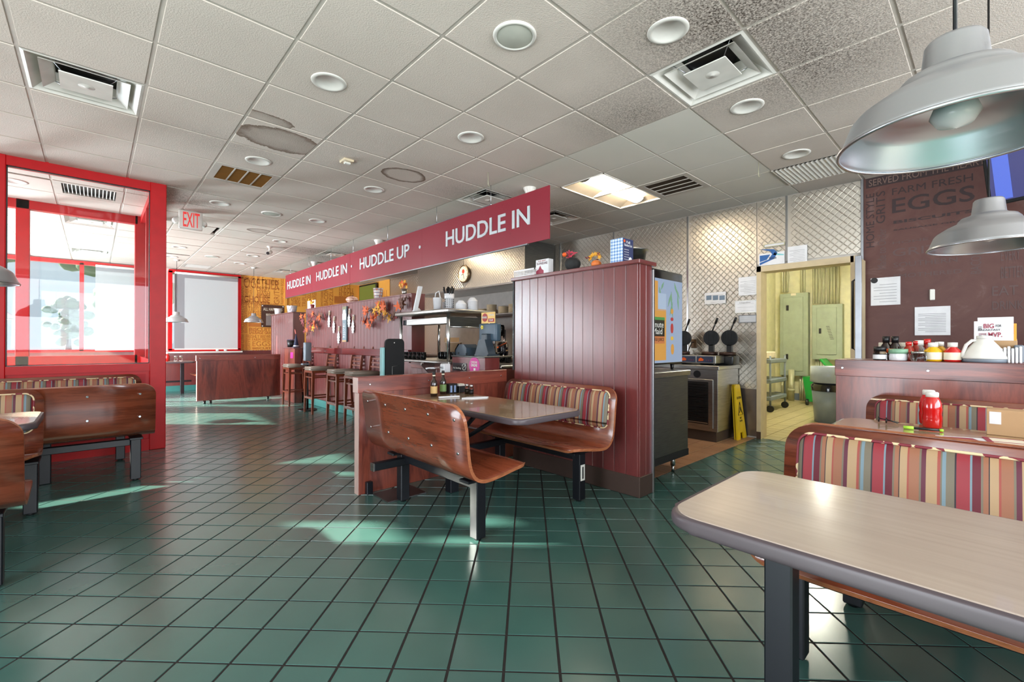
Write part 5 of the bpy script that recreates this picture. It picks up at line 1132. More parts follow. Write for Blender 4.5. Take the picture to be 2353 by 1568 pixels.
obj('swoosh', MB().prism([(0, .0), (.16, .06), (.2, .13), (.16, .18), (.0, .2), (.12, .16), (.14, .12), (.1, .06), (0, .03)], (6.128, Y1-.004, Z0_+.01), (0, -1, 0), UZ, .001), M['blue'], sv)
obj('swoosh', MB().prism([(0, 0), (.08, .02), (.12, .08), (0, .08)], (6.128, Y1-.004, Z1_-.1), (0, -1, 0), UZ, .001), M['blue'], sv)
obj('swoosh', MB().prism([(0, 0), (.12, -.02), (.12, -.005), (.02, .02), (.1, .06), (.02, .03)], (6.128, Y0+.13, Z0_+.12), (0, -1, 0), UZ, .001), G('teal_light', 130, 200, 205, .5), sv)
textx('ServSafe', 6.128, Y1-.11, Z1_-.08, Y0+.09, Z1_-.05, M['ink'], sv)
sheetx('letter', 'white letter sheet above the middle of the door frame', 1810, 562, 1855, 608, lines=8)
sheetx('notice', 'plain notice at the top of the column beside the door', 1697, 634, 1741, 680, lines=8)
ch = sheetx('chamber_certificate', 'framed Chamber certificate in the column beside the door', 1690, 690, 1738, 719, frame=M['white_plastic'], lines=3, title='Chamber', tm=M['ink_grey'])
sheetx('certificate', 'lowest small certificate in the column beside the door', 1699, 725, 1738, 741, frame=M['ink_grey'], lines=3, mat=G('cert_grey', 190, 192, 196, .6))
ph = sheetx('photo_sheet', 'sheet with three photos above the waffle irons', 1619, 670, 1668, 700, lines=2, grp='papers taped to the steel wall')
for k in range(3): a = XP(1623+k*15, 690, 6.127); obj('photo', MB().box(6.126, 6.129, a.y-.07, a.y, a.z, a.z+.06), G('photo_blue', 110, 130, 150, .5), ph)
# dark mural
mu = obj('wallpaper', MB().box(6.142, 6.16, -2.9, .975, .02, 3.0), M['wallpaper_dark'], wr); mu['label'] = 'dark mural with tone-on-tone food words'
def mt(s, px0, py0, px1, py1, mat='ink_dark', v=False, off=0.):    # lower-left and upper-right pixels of the words
    a, b = XP(px0, py0, 6.14), XP(px1, py1, 6.14); (vtextx if v else textx)(s, 6.142, a.y, a.z, b.y, b.z, M[mat], wr, off=off)
a, b = XP(1990, 434, 6.14), XP(2262, 340, 6.14); obj('print_band', MB().box(6.139, 6.142, b.y, a.y, a.z, XP(1990, 400, 6.14).z), M['ink_dark'], wr)
zb = a.z; mt_z = lambda z: z
textx('HOME STYLE FOOD', 6.138, .84, zb+.115, .1, zb+.185, M['ink_light'], wr); textx('SERVED FROM THE HEART', 6.138, .93, zb+.015, .06, zb+.085, M['ink_light'], wr)
mt('FARM FRESH', 2050, 449, 2236, 398); mt('EGGS', 2050, 491, 2240, 424, off=.01); mt('BISCUITS', 2053, 515, 2240, 480, off=.03); mt('SAUSAGE GRAVY', 2053, 531, 2250, 500, off=.02)
mt('HOME STYLE', 2051, 556, 2230, 540, 'ink_faint'); mt('GRITS', 2051, 590, 2180, 558, 'ink_faint'); mt('SOUTHERN', 2053, 615, 2200, 590, 'ink_faint'); mt('SMOTHERED', 2053, 640, 2210, 618, 'ink_faint')
mt('HOME STYLE', 1990, 570, 2009, 444, 'ink_dark', True); mt('GRITS', 2013, 515, 2034, 438, 'ink_dark', True); mt('Made to Order', 2016, 620, 2036, 524, 'ink_faint', True)
mt('BACON', 2230, 630, 2255, 575, 'ink_faint', True); mt('EVERY', 2300, 600, 2345, 570, 'ink_faint'); mt('BETTER', 2300, 640, 2353, 610, 'ink_faint'); mt('EAT', 2280, 680, 2340, 655, 'ink_faint'); mt('DRINK', 2280, 712, 2353, 690, 'ink_faint')
l1 = sheetx('letter', 'white letter with a black round seal taped to the dark mural', 2001, 635, 2069, 703, 6.136, grp='papers on the dark mural', lines=7); a = XP(2009, 645, 6.133); obj('seal', MB().cyl((6.132, a.y, a.z), (6.134, a.y, a.z), .03, seg=16), M['ink'], l1)
sheetx('notice', 'printed form taped lower on the dark mural', 2102, 703, 2184, 771, 6.136, grp='papers on the dark mural', lines=12)
hk = thing('wall_hook', 'small white adhesive hook on the dark mural', 'hook', tuple(XP(2142, 681, 6.13))); a = XP(2142, 690, 6.13); obj('hook', MB().bbox(6.125, 6.142, a.y-.02, a.y+.02, a.z, a.z+.11, .006), M['white_plastic'], hk)
tv = thing('television', 'tilted television with a blue screen at the top right', 'television', (5.3, -.25, 2.55))
R_ = Matrix.Translation((5.3, -.42, 2.66))@Matrix.Rotation(-.42, 4, 'Z')@Matrix.Rotation(-.22, 4, 'Y')
obj('body', MB().bbox(-.03, .03, -.52, .52, -.3, .3, .008).xf(R_), M['black_matte'], tv); obj('screen', MB().box(-.034, -.031, -.49, .49, -.27, .27).xf(R_), emis('tv_blue', srgb(48, 50, 130), .5), tv)
o = obj('screen_stripe', MB().box(-.036, -.034, .36, .46, -.26, .26).xf(R_), emis('tv_light', srgb(80, 110, 225), .6), tv); obj('wall_mount', MB().cyl((5.35, -.4, 2.66), (6.14, -.4, 2.7), .025), M['black'], tv)
# second tv on the far yellow wall
t = thing('television', 'far television showing a green picture behind the bar', 'television', (6.1, 12.6, 2.4)); a, b = XP(825, 692, 6.05), XP(864, 645, 6.05)
obj('body', MB().bbox(6.05, 6.1, b.y, a.y, a.z-.05, b.z-.05, .008), M['black'], t); obj('screen', MB().box(6.045, 6.05, b.y+.04, a.y-.04, a.z, b.z-.1), emis('tv_green', srgb(110, 120, 24), .5), t)
# poster on the yellow wall
a, b = YP(600, 752, 13.66), YP(653, 703, 13.66)
po = one('wall_poster', 'dark brown poster ALL HAPPINESS BREAKFAST on the mustard wall', 'poster', MB().box(a.x, b.x, 13.655, 13.665, a.z, b.z), G('poster_brown', 70, 42, 30, .5))
texty('ALL HAPPINESS', 13.655, a.x+.05, b.z-.16, b.x-.05, b.z-.08, M['paper_cream'], po); texty('BREAKFAST', 13.655, a.x+.12, b.z-.32, b.x-.15, b.z-.24, M['paper_cream'], po)
obj('photo', MB().box(a.x+.12, b.x-.1, 13.65, 13.655, a.z+.05, a.z+.32), G('photo_grey', 130, 120, 116, .5), po)
for x, z in ((a.x+.03, b.z-.03), (b.x-.03, b.z-.03), (a.x+.03, a.z+.03)): obj('screw', MB().cyl((x, 13.645, z), (x, 13.656, z), .015), M['white_plastic'], po)
# clock on the hood
p = XP(1066, 630, 5.34)
ck = thing('wall_clock', 'round cream wall clock with a red centre on the steel hood', 'clock', (5.37, p.y, p.z))
obj('case', MB().lathe([(.001, 0), (.17, 0), (.175, .01), (.175, .055), (.155, .06), (.15, .045), (.001, .045)], (5.375, p.y, p.z), 36, 'x').xf(Matrix.Translation((5.375, 0, 0))@Matrix.Scale(-1, 4, UX)@Matrix.Translation((-5.375, 0, 0))), G('clock_rim', 130, 110, 84, .3, .8), ck)
fc = obj('face', MB().cyl((5.33, p.y, p.z), (5.324, p.y, p.z), .15, seg=36), M['paper_cream'], ck)
obj('emblem', MB().cyl((5.323, p.y, p.z+.05), (5.321, p.y, p.z+.05), .042, seg=20), G('emblem_red', 196, 56, 34, .5), fc)
for k in range(12):
    a_ = k*PI/6; obj('hour_mark', MB().cyl((5.323, p.y+.125*math.cos(a_), p.z+.125*math.sin(a_)), (5.321, p.y+.125*math.cos(a_), p.z+.125*math.sin(a_)), .008, seg=6), M['ink'], fc)
obj('hand', MB().cyl((5.32, p.y, p.z), (5.32, p.y-.03, p.z-.1), .004, seg=5), M['ink'], fc); obj('hand', MB().cyl((5.32, p.y, p.z), (5.32, p.y+.06, p.z-.02), .004, seg=5), M['ink'], fc)
# exit sign
ex = thing('exit_sign', 'white EXIT sign with red letters hanging from the ceiling', 'exit sign', (.96, 7.5, 2.75)); a, b = YP(411, 522, 7.45), YP(466, 491, 7.45)
obj('housing', MB().bbox(a.x, b.x, 7.45, 7.5, a.z-.01, b.z+.01, .015, 2), M['white_plastic'], ex); texty('EXIT', 7.45, a.x+.045, a.z+.02, b.x-.035, b.z-.015, emis('exit_red', srgb(214, 30, 26), .7), ex, off=.01)
obj('canopy', MB().bbox(a.x+.06, b.x-.06, 7.44, 7.52, b.z+.01, 3.0, .01), M['white_plastic'], ex)
for x in (a.x-.025, b.x+.02): obj('emergency_lamp', MB().lathe([(.001, 0), (.03, 0), (.045, .05), (.001, .055)], (x, 7.47, a.z+.1), 14, 'y'), M['white_plastic'], ex)
# small ceiling fittings
for k, (x, y, l) in enumerate(((3.69, 3.67, 'white cone spotlight above the right end of the banner'), (3.65, 7.37, 'white cone spotlight above the middle of the banner'), (3.6, 10.36, 'white cone spotlight above the far end of the banner'))):
    t = thing('cone_spotlight', l, 'ceiling light', (x, y, 2.9), 'white cone spotlights behind the banner'); obj('cone', MB().lathe([(.075, 3.0), (.075, 2.985), (.055, 2.95), (.045, 2.9), (.04, 2.9)], (x, y, 0), 20, close=False), M['white_plastic'], t); obj('lamp', MB().lathe([(.001, 2.86), (.02, 2.87), (.035, 2.91), (.03, 2.94)], (x, y, 0), 16, close=False), M['white_china'], t)
t = thing('smoke_detector', 'small beige strobe alarm on the ceiling', 'alarm', (1.81, 4.33, 2.96)); obj('base', MB().bbox(1.76, 1.86, 4.27, 4.39, 2.97, 2.993, .005), M['cream_china'], t); obj('strobe', MB().bbox(1.78, 1.84, 4.3, 4.34, 2.95, 2.97, .005), M['white_plastic'], t)
for (x, y, l) in ((2.4, 9.24, 'small white security camera hanging from the ceiling'), (3.9, 12.9, 'security camera beyond the banner by the far television')):
    t = thing('security_camera', l, 'camera', (x, y, 2.9), 'ceiling security cameras'); obj('mount', MB().lathe([(.001, 2.999), (.05, 2.997), (.045, 2.98), (.02, 2.96)], (x, y, 0), 16).cyl((x, y, 2.9), (x, y, 2.97), .015), M['white_plastic'], t); obj('barrel', MB().cyl((x+.03, y+.04, 2.9), (x-.05, y-.08, 2.85), .035), M['white_plastic'], t); obj('lens', MB().cyl((x-.05, y-.08, 2.85), (x-.053, y-.085, 2.848), .03), M['black'], t)
for x, y, l in ((4.8, 1.59, 'bent wire hook hanging from the ceiling grid near the steel wall'), (3.02, 3.62, 'small wire hook in the ceiling grid left of the banner end')):
    one('ceiling_hook', l, 'hook', MB().tube([(x, y, 2.998), (x, y, 2.86), (x+.015, y, 2.85), (x+.02, y, 2.865)], .003, 5), M['conduit'])
# ---------------------------------------------------------------- decorations on the bar wall
def maple(r, seed):
    rnd = random.Random(seed); pts = []; n = 5
    for k in range(n*4):
        a = PI/2+2*PI*k/(n*4); rr = (1, .55, .34, .6)[k % 4]*r*(1 if k else 1.1); pts.append((rr*math.cos(a), rr*math.sin(a)))
    return pts
def leaf(par, x, y, z, r, mat, seed, depth=.0):
    rnd = random.Random(seed); a = rnd.uniform(0, 6.28); tl = rnd.uniform(-.6, .6); tp = rnd.uniform(-.6, .6)
    U = Vec((tl*.5, -math.cos(a), math.sin(a))).normalized(); V = Vec((tp*.5, math.sin(a), math.cos(a))); V = (V-U*V.dot(U)).normalized()
    obj('leaf', MB().prism(maple(r, seed), (x, y, z), U, V, .002), mat, par)
def garland(label, pts, clusters, px_r=.06, seed=1):
    rnd = random.Random(seed); P3 = [XP(a, b, 3.06) for a, b in pts]
    t = thing('leaf_garland', label, 'decoration', tuple(P3[0]), 'autumn leaf garlands on the bar wall')
    obj('vine', MB().tube(P3, .005, 5), M['leaf_brown'], t)
    for (px, py, n, sp, cols) in clusters:
        for k in range(n):
            p = XP(px+rnd.uniform(-sp, sp), py+rnd.uniform(-sp, sp), 3.06); leaf(t, 3.04+rnd.uniform(-.05, .03), p.y, p.z, rnd.uniform(.055, .085), M[rnd.choice(cols)], rnd.random())
O, Yw, B_, R2 = 'leaf_orange', 'leaf_yellow', 'leaf_brown', 'leaf_maroon'
garland('orange maple-leaf garland at the far end of the bar wall', [(698, 745), (712, 738), (722, 722), (735, 735), (728, 755), (712, 762)], [(699, 727, 4, 5, [O]), (705, 742, 4, 5, [O, R2]), (718, 740, 5, 6, [O, O, R2]), (720, 724, 4, 6, [O, R2]), (737, 732, 3, 5, [O]), (729, 752, 4, 5, [Yw, O]), (709, 758, 4, 6, [O, R2]), (715, 764, 3, 5, [B_, R2]), (742, 720, 3, 6, [R2, B_])], seed=3)
garland('orange and yellow leaf garland at the near end of the bar wall', [(838, 742), (846, 716), (862, 708), (880, 700), (898, 722), (912, 732), (925, 706)], [(843, 712, 3, 4, [O, R2]), (847, 716, 3, 5, [O]), (840, 740, 4, 6, [O, R2]), (852, 744, 4, 6, [O]), (862, 729, 5, 6, [O]), (872, 704, 5, 7, [O, Yw]), (884, 702, 5, 7, [O]), (880, 712, 4, 6, [O, Yw]), (896, 728, 5, 6, [Yw, O, B_]), (908, 722, 4, 6, [R2, B_]), (926, 700, 4, 5, [O, B_]), (933, 690, 3, 5, [B_, B_]), (867, 716, 3, 6, [B_, Yw])], seed=5)
oak = [(0, -.09), (.012, -.07), (.035, -.075), (.026, -.045), (.05, -.04), (.032, -.01), (.055, .005), (.034, .03), (.045, .055), (.022, .06), (.012, .09), (0, .1), (-.012, .09), (-.022, .06), (-.045, .055), (-.034, .03), (-.055, .005), (-.032, -.01), (-.05, -.04), (-.026, -.045), (-.035, -.075), (-.012, -.07)]
for (px, p0, p1, l) in ((757, 718, 745, 'white oak-leaf ornament on beads, far left of the five'), (768, 731, 758, 'white oak-leaf ornament on beads, second from the far end'), (779, 754, 782, 'lowest white oak-leaf ornament on beads'), (803, 714, 744, 'white oak-leaf ornament just right of the tall blue sign'), (812, 728, 758, 'white oak-leaf ornament nearest the orange garland')):
    a, b = XP(px+1, p0, 3.085), XP(px-1, p1, 3.085); t = thing('leaf_ornament', l, 'decoration', (3.085, a.y, b.z), 'white leaf ornaments on the bar wall')
    obj('leaf', MB().prism([(u*1.15, v*1.25) for u, v in oak], (3.085, b.y, b.z+.04), NY, UZ, .004), M['white_china'], t); q = MB(); n = 8
    for k in range(n): s_ = k/n; q.ell((3.08, a.y+(b.y-a.y)*s_*.3, a.z-(a.z-b.z-.16)*s_), (.016, .016, .013), 8, 5)
    o = obj('beads', q, M['cream_china'], t); o['kind'] = 'stuff'; obj('hook', MB().cyl((3.07, a.y, a.z+.02), (3.1, a.y, a.z+.02), .012), M['white_plastic'], t)
a, b = XP(788, 786, 3.08), XP(797, 704, 3.08); vs2 = thing('vertical_sign', 'tall narrow grey-blue welcome board between the leaf ornaments', 'sign', (3.08, b.y, a.z))
bd = obj('board', MB().bbox(3.07, 3.095, b.y, a.y, a.z, b.z, .003), G('sign_blue', 112, 130, 138, .6), vs2); w_ = a.y-b.y; h_ = b.z-a.z
obj('tip', MB().box(3.068, 3.07, b.y, a.y, b.z-.05, b.z), G('sage', 120, 120, 90, .6), bd); obj('band', MB().box(3.068, 3.07, b.y, a.y, b.z-h_*.38, b.z-h_*.2), M['white_china'], bd); obj('band', MB().box(3.068, 3.07, b.y, a.y, a.z, a.z+.03), M['cardboard'], bd)
obj('pumpkin_print', MB().prism([(w_*.35*math.cos(k*PI/8), w_*.3*math.sin(k*PI/8)) for k in range(16)], (3.07, b.y+w_/2, b.z-.1), NY, UZ, .002), M['paper_cream'], bd)
for k, c in enumerate('WELCOME'): textx(c, 3.069, a.y-w_*.25, a.z+h_*(.48-.06*k), b.y+w_*.25, a.z+h_*(.52-.06*k), M['paper'], bd)
# ---------------------------------------------------------------- things on top of the walls
TZ = 1.866
def pot(label, px, py, r, h, mat, x=3.2, z=TZ, name='cup', grp=None):
    p = XP(px, py, x); t = thing(name, label, name, (x, p.y, z), grp); obj('body', MB().lathe([(.001, .003), (r*.78, 0), (r, h), (r-.004, h), (r*.76, .01), (.001, .01)], (x, p.y, z), 24), mat, t); return t, p
def pumpkin(name, label, x, y, z, r, h, mat, seg=40, ribs=8, stem='leaf_brown'):
    t = thing(name, label, 'pumpkin', (x, y, z)); obj('body', MB().ell((x, y, z+h/2), (r, r, h/2), seg, 14, lambda p, a, ph: p*(1-.09*abs(math.sin(a*ribs/2))**.5*0-.08*(1-abs(math.sin(a*ribs/2))**.6))), mat, t)
    obj('stem', MB().cyl((x, y, z+h*.9), (x+.01, y-.01, z+h*1.12), .012, .008, 7), M[stem], t); return t
def plaid(name, c1, c2, c3, s):
    t = NT(name); c = t.add('ShaderNodeTexCoord'); sp_ = t.add('ShaderNodeSeparateXYZ'); t.l(c.outputs['Object'], sp_.inputs[0])
    a = t.math('LESS_THAN', t.math('FRACT', t.math('MULTIPLY', t.math('ADD', sp_.outputs[1], sp_.outputs[0]), s)), .45); b = t.math('LESS_THAN', t.math('FRACT', t.math('MULTIPLY', sp_.outputs[2], s)), .45)
    t.col(t.mix(b, t.mix(a, c1, c2), t.mix(a, c2, c3))); t.set(rough=.6); return t.m
plaid('gingham_blue', srgb(214, 224, 236), srgb(150, 178, 214), srgb(86, 124, 178), 38); plaid('plaid_orange', srgb(226, 214, 206), srgb(160, 150, 160), srgb(206, 120, 70), 22); plaid('plaid_pink', srgb(236, 204, 184), srgb(214, 170, 150), srgb(150, 90, 80), 30); plaid('lattice_blue', srgb(228, 226, 226), srgb(196, 190, 200), srgb(70, 76, 92), 45)
# tall partition z 1.858
PZ = 1.858
bk = thing('plastic_basket', 'white slotted plastic basket at the left end of the tall partition', 'basket', (3.2, 3.22, PZ)); p = XP(1190, 640, 3.2)
y0, y1 = 3.02, 3.3; q = MB().box(3.1, 3.3, y0, y1, PZ, PZ+.006).box(3.09, 3.31, y0-.01, y1+.01, PZ+.062, PZ+.07).box(3.1, 3.3, y0, y1, PZ+.018, PZ+.02)
obj('tray', MB().box(3.1, 3.3, y0, y1, PZ, PZ+.012), M['white_china'], bk); rm = MB()
for x_ in (3.095, 3.3): rm.box(x_, x_+.008, y0-.01, y1+.01, PZ+.055, PZ+.07)
for y_ in (y0-.01, y1): rm.box(3.095, 3.308, y_, y_+.008, PZ+.055, PZ+.07)
obj('rim', rm, M['white_china'], bk); sl = MB(); k = 0
while k < 18: yy = y0+(y1-y0)*k/17; sl.box(3.098, 3.102, yy-.003, yy+.003, PZ+.012, PZ+.056).box(3.298, 3.302, yy-.003, yy+.003, PZ+.012, PZ+.056); k += 1
for k in range(12): xx = 3.1+.2*k/11; sl.box(xx-.003, xx+.003, y0-.004, y0, PZ+.012, PZ+.056).box(xx-.003, xx+.003, y1, y1+.004, PZ+.012, PZ+.056)
o = obj('slats', sl, M['white_china'], bk); o['kind'] = 'stuff'
# sundae box
sb = thing('sundae_box', 'white carton reading SUNDAE with a red picture', 'box', (3.2, 2.95, PZ)); a = XP(1231, 628, 3.13).y; b = XP(1260, 625, 3.13).y
obj('carton', MB().bbox(3.13, 3.2, b, a, PZ, PZ+.145, .002), M['paper'], sb); textx('THE BEST', 3.13, a-.03, PZ+.125, b+.03, PZ+.135, MATS['badge_red'], sb); textx('SUNDAE', 3.13, a-.015, PZ+.095, b+.01, PZ+.118, G('ink_wine', 90, 20, 46, .5), sb)
obj('picture', MB().prism([(0, 0), (.1, 0), (.1, .035), (.075, .05), (.055, .085), (.035, .05), (.0, .035)], (3.13, a-.004, PZ+.003), NY, UZ, .001), G('berry', 150, 40, 66, .5), sb)
t = pumpkin('tulle_pumpkin', 'black tulle pumpkin with a red and pink bow', 3.2, XP(1316, 617, 3.2).y, PZ, .072, .135, G('tulle', 34, 34, 34, .8), 40, 9)
yb = XP(1316, 617, 3.2).y
for k in range(16):
    a = random.uniform(0, 6.28); obj('ribbon', MB().tube([(3.18, yb+.01, PZ+.135), (3.17+.02*math.cos(a), yb+.02+.03*math.cos(a), PZ+.15+.03*math.sin(a)), (3.16, yb+.05*math.cos(a)+(-.04 if k > 10 else .01), PZ+.155+.035*math.sin(a)*(k < 11))], .004, 4), G('ribbon_pink', 200, 60, 84, .5), t)
obj('orange_bead', MB().ell((3.13, yb+.04, PZ+.15), (.02, .02, .02)), M['orange'], t)
yo = XP(1370, 608, 3.2).y; t = pumpkin('orange_pumpkin', 'small orange pumpkin topped with autumn leaves', 3.2, yo, PZ, .045, .07, G('pumpkin', 222, 120, 52, .5), 40, 8)
for k in range(9):
    a = PI*k/8; leaf(t, 3.18, yo+.045*math.cos(a)*1.1, PZ+.085+.035*math.sin(a), .025, M[random.choice([Yw, Yw, O, R2])], 40+k)
q = MB()
for k in range(8): q.ell((3.17, yo+.05+.006*k, PZ+.09+.004*(k % 4)), (.005, .005, .005), 6, 4)
o = obj('berries', q, M['leaf_maroon'], t); o['kind'] = 'stuff'
pb = thing('checked_box', 'blue gingham carton with a navy list panel, on the tall partition', 'box', (3.2, 2.1, PZ)); ya, yb_ = XP(1409, 603, 3.13).y, XP(1449, 600, 3.17).y
yl, yr_ = 2.165, 2.045; obj('carton', MB().bbox(3.12, 3.27, yr_, yl, PZ, PZ+.2, .002), M['gingham_blue'], pb)
fr_ = obj('list_panel', MB().box(3.122, 3.27, yr_-.002, yr_, PZ+.002, PZ+.198), G('navy', 46, 54, 92, .5), pb)
texty('Fall', yr_-.002, 3.17, PZ+.16, 3.22, PZ+.18, M['paper'], fr_); texty('Bucket List', yr_-.002, 3.14, PZ+.135, 3.25, PZ+.155, M['paper'], fr_)
for k in range(5): texty('- - - -', yr_-.002, 3.14, PZ+.105-k*.02, 3.2, PZ+.11-k*.02, M['paper'], fr_)
obj('pumpkin_print', MB().cyl((3.225, yr_-.004, PZ+.03), (3.225, yr_-.002, PZ+.03), .022, seg=16), M['paper'], fr_); obj('pumpkin_print', MB().cyl((3.14, yr_-.004, PZ+.175), (3.14, yr_-.002, PZ+.175), .012, seg=12), M['orange'], fr_)
# bar wall top
def flower(label, px, x, z, cols, potmat, r=.05):
    y = XP(px, 690, x).y; t = thing('flower_pot', label, 'flower pot', (x, y, z)); obj('pot', MB().lathe([(.001, .002), (r*.6, 0), (r*.8, .09), (r*.75, .09), (.001, .08)], (x, y, z), 20), potmat, t)
    for k in range(22):
        a = random.uniform(0, 6.28); rr = random.uniform(.02, .09); zz = z+.11+random.uniform(0, .08); leaf(t, x+rr*math.cos(a)*.6-.02, y+rr*math.sin(a), zz, random.uniform(.025, .045), M[random.choice(cols)], k+px)
flower('yellow sunflower bunch on the far end of the bar wall', 718, 3.2, TZ, [Yw], M['leaf_maroon'])
flower('orange daisies in a tin pot on the near end of the bar wall', 929, 3.2, TZ, [O, O, Yw, Yw], M['steel'])
t = thing('greeting_card', 'white floral card behind the yellow sunflowers', 'card', (3.2, 9.3, TZ)); obj('card', MB().box(3.285, 3.295, XP(724, 700, 3.28).y, XP(706, 700, 3.28).y, TZ, TZ+.2), M['paper'], t)
y = XP(809, 690, 3.2).y; ppk = pumpkin('plaid_pumpkin', 'pink plaid fabric pumpkin on the bar wall', 3.2, y, TZ, .1, .12, M['plaid_pink'], 40, 6)
pot('grey and orange plaid pot on the bar wall', 869, 680, .075, .17, M['plaid_orange'], name='pot')
pot('white lattice-pattern pot on the far pier', 671, 716, .11, .17, M['lattice_blue'], 3.3, 1.862, 'pot')
pot('plain white cup on the far pier', 639, 720, .085, .16, M['white_china'], 3.3, 1.862, 'cup')
# host stand items
t = thing('snack_basket', 'black wire basket of candy on the host cabinet', 'basket', (2.96, 9.8, 1.1)); obj('basket', MB().lathe([(.001, .002), (.07, 0), (.085, .14), (.08, .14), (.065, .01), (.001, .01)], (2.96, 9.82, 1.1), 18), M['black'], t); q = MB()
for k in range(60): a, r_ = random.uniform(0, 6.28), .07*math.sqrt(random.random()); q.cbox((2.96+r_*math.cos(a), 9.82+r_*math.sin(a), 1.1+.135+random.uniform(0, .02)), (.025, .02, .015))
o = obj('candy', q, M['candy_mix'], t); o['kind'] = 'stuff'
t = thing('witch_hat', 'blue-black witch hat with a pink tip on the host cabinet', 'hat', (2.96, 9.52, 1.1)); obj('cone', MB().lathe([(.085, 0), (.08, .004), (.05, .02), (.03, .13), (.008, .26), (.001, .27)], (2.96, 9.52, 1.1), 20), G('hat_blue', 44, 50, 78, .7), t)
obj('band', MB().lathe([(.055, .018), (.05, .04)], (2.96, 9.52, 1.1), 20, close=False), M['paper'], t); obj('plume', MB().cyl((2.96, 9.54, 1.37), (2.96, 9.6, 1.46), .012, .006), G('pinkfeather', 228, 130, 120, .6), t)
t = thing('sanitizer_stand', 'grey hand sanitizer dispenser on a thin black pole', 'dispenser', (2.75, 8.5, 0)); sx, sy = 2.78, 8.32
obj('base', MB().cyl((sx, sy, 0), (sx, sy, .015), .16, seg=24), M['black'], t); obj('pole', MB().cyl((sx, sy, .015), (sx, sy, .85), .018), M['black'], t); obj('dispenser', MB().bbox(sx-.06, sx+.05, sy-.06, sy+.06, .87, 1.2, .02, 2), M['grey_plastic'], t); obj('drip_tray', MB().bbox(sx-.1, sx+.02, sy-.05, sy+.05, .8, .83, .008), M['grey_plastic'], t)
# black board beyond the half wall
t = thing('display_board', 'rounded black display board standing behind the half wall', 'display', (2.4, 4.6, 0)); a, b = YP(885, 862, 4.6), YP(928, 779, 4.6)
obj('board', MB().prism(rrect(b.x-a.x, .86, .05, 5), (a.x, 4.62, b.z-.86), UX, UZ, .03), M['black_matte'], t); obj('logo_dot', MB().cyl((a.x+.105, 4.588, b.z-.045), (a.x+.105, 4.59, b.z-.045), .006), M['white_plastic'], t)
obj('side_panel', MB().bbox(a.x-.035, a.x-.004, 4.6, 4.66, .35, 1.15, .004), G('seafoam', 140, 190, 190, .3), t); obj('pole', MB().cyl(((a.x+b.x)/2, 4.64, .02), ((a.x+b.x)/2, 4.64, .5), .02), M['black'], t); obj('base', MB().cyl(((a.x+b.x)/2, 4.66, 0), ((a.x+b.x)/2, 4.66, .02), .17, seg=24), M['black'], t); obj('wire_slot', MB().tube([(a.x+.08, 4.587, b.z-.5), (a.x+.08, 4.587, b.z-.31), (a.x+.16, 4.587, b.z-.305)], .003, 4), M['steel'], t)
t = thing('wire_holder', 'chrome wire holder with white packets before the register box', 'wire rack', (2.75, 3.9, .95)); ty = 4.0
a = YP(978, 846, ty); b = YP(1036, 850, ty); obj('wire', MB().tube([(a.x, ty, a.z), (b.x, ty+.02, a.z), (b.x, ty+.02, a.z-.015), (a.x, ty, a.z-.01)], .005, 5, True), M['chrome'], t)
obj('packets', MB().bbox(b.x-.09, b.x, ty, ty+.08, .86, a.z+.035, .01), M['paper'], t); obj('stem', MB().cyl((b.x-.04, ty+.04, .0), (b.x-.04, ty+.04, .86), .015), M['black'], t)
# ---------------------------------------------------------------- things on tables
def bottle(name, label, cat, x, y, z, prof, mat, cap=None, capmat=None, lab=None, labmat=None, grp=None, seg=24):
    t = thing(name, label, cat, (x, y, z), grp); obj('body', MB().lathe(prof, (x, y, z), seg), mat, t)
    if cap: obj('cap', MB().lathe(cap, (x, y, z), seg), capmat, t)
    if lab: obj('label', MB().lathe(lab, (x, y, z), seg, close=False), labmat, t)
    return t
TB = .7555
hp = [(.001, .002), (.026, 0), (.029, .004), (.029, .105), (.025, .125), (.013, .145), (.0115, .19), (.001, .19)]; hc = [(.0135, .18), (.0135, .205), (.001, .206)]; hlab = [(.0295, .025), (.0295, .085)]
for px, py, l, c in ((997, 911, 'dark hot sauce bottle with a tan label', G('label_tan', 206, 170, 110, .5)), (1018, 906, 'dark hot sauce bottle with a green label', G('label_green', 110, 140, 80, .5))):
    p = ZP(px, py, TB); bt_ = bottle('sauce_bottle', l, 'bottle', p.x, p.y, TB, hp, M['brown_glass'], hc, M['black'], hlab, c, 'hot sauce bottles')
    dd_ = Vec((-p.x, -p.y, 0)).normalized(); obj('neck_label', MB().lathe([(.0122, .14), (.0122, .18)], (p.x, p.y, TB), 20, close=False), M['paper_cream'], bt_)
p = ZP(1045, 903, TB); t = thing('condiment_caddy', 'black caddy of packets behind the shakers', 'caddy', (p.x, p.y, TB))
obj('holder', MB().bbox(p.x-.08, p.x+.01, p.y-.03, p.y+.05, TB, TB+.085, .004), M['black'], t); obj('holder', MB().bbox(p.x+.02, p.x+.09, p.y-.04, p.y+.03, TB, TB+.06, .004), M['black'], t)
for k in range(7): obj('packet', MB().box(p.x+.025+.009*k, p.x+.03+.009*k, p.y-.035, p.y+.025, TB+.05, TB+.075+.005*(k % 2)), M['paper_cream' if k % 2 else 'paper'], t)
for k in range(2): obj('packet', MB().bbox(p.x-.07+.04*k, p.x-.05+.04*k, p.y-.033, p.y-.031, TB+.01, TB+.07, .001), G('packet_blue', 130, 150, 190, .5), t)
shk = [(.001, .002), (.02, 0), (.021, .05), (.015, .062), (.001, .063)]
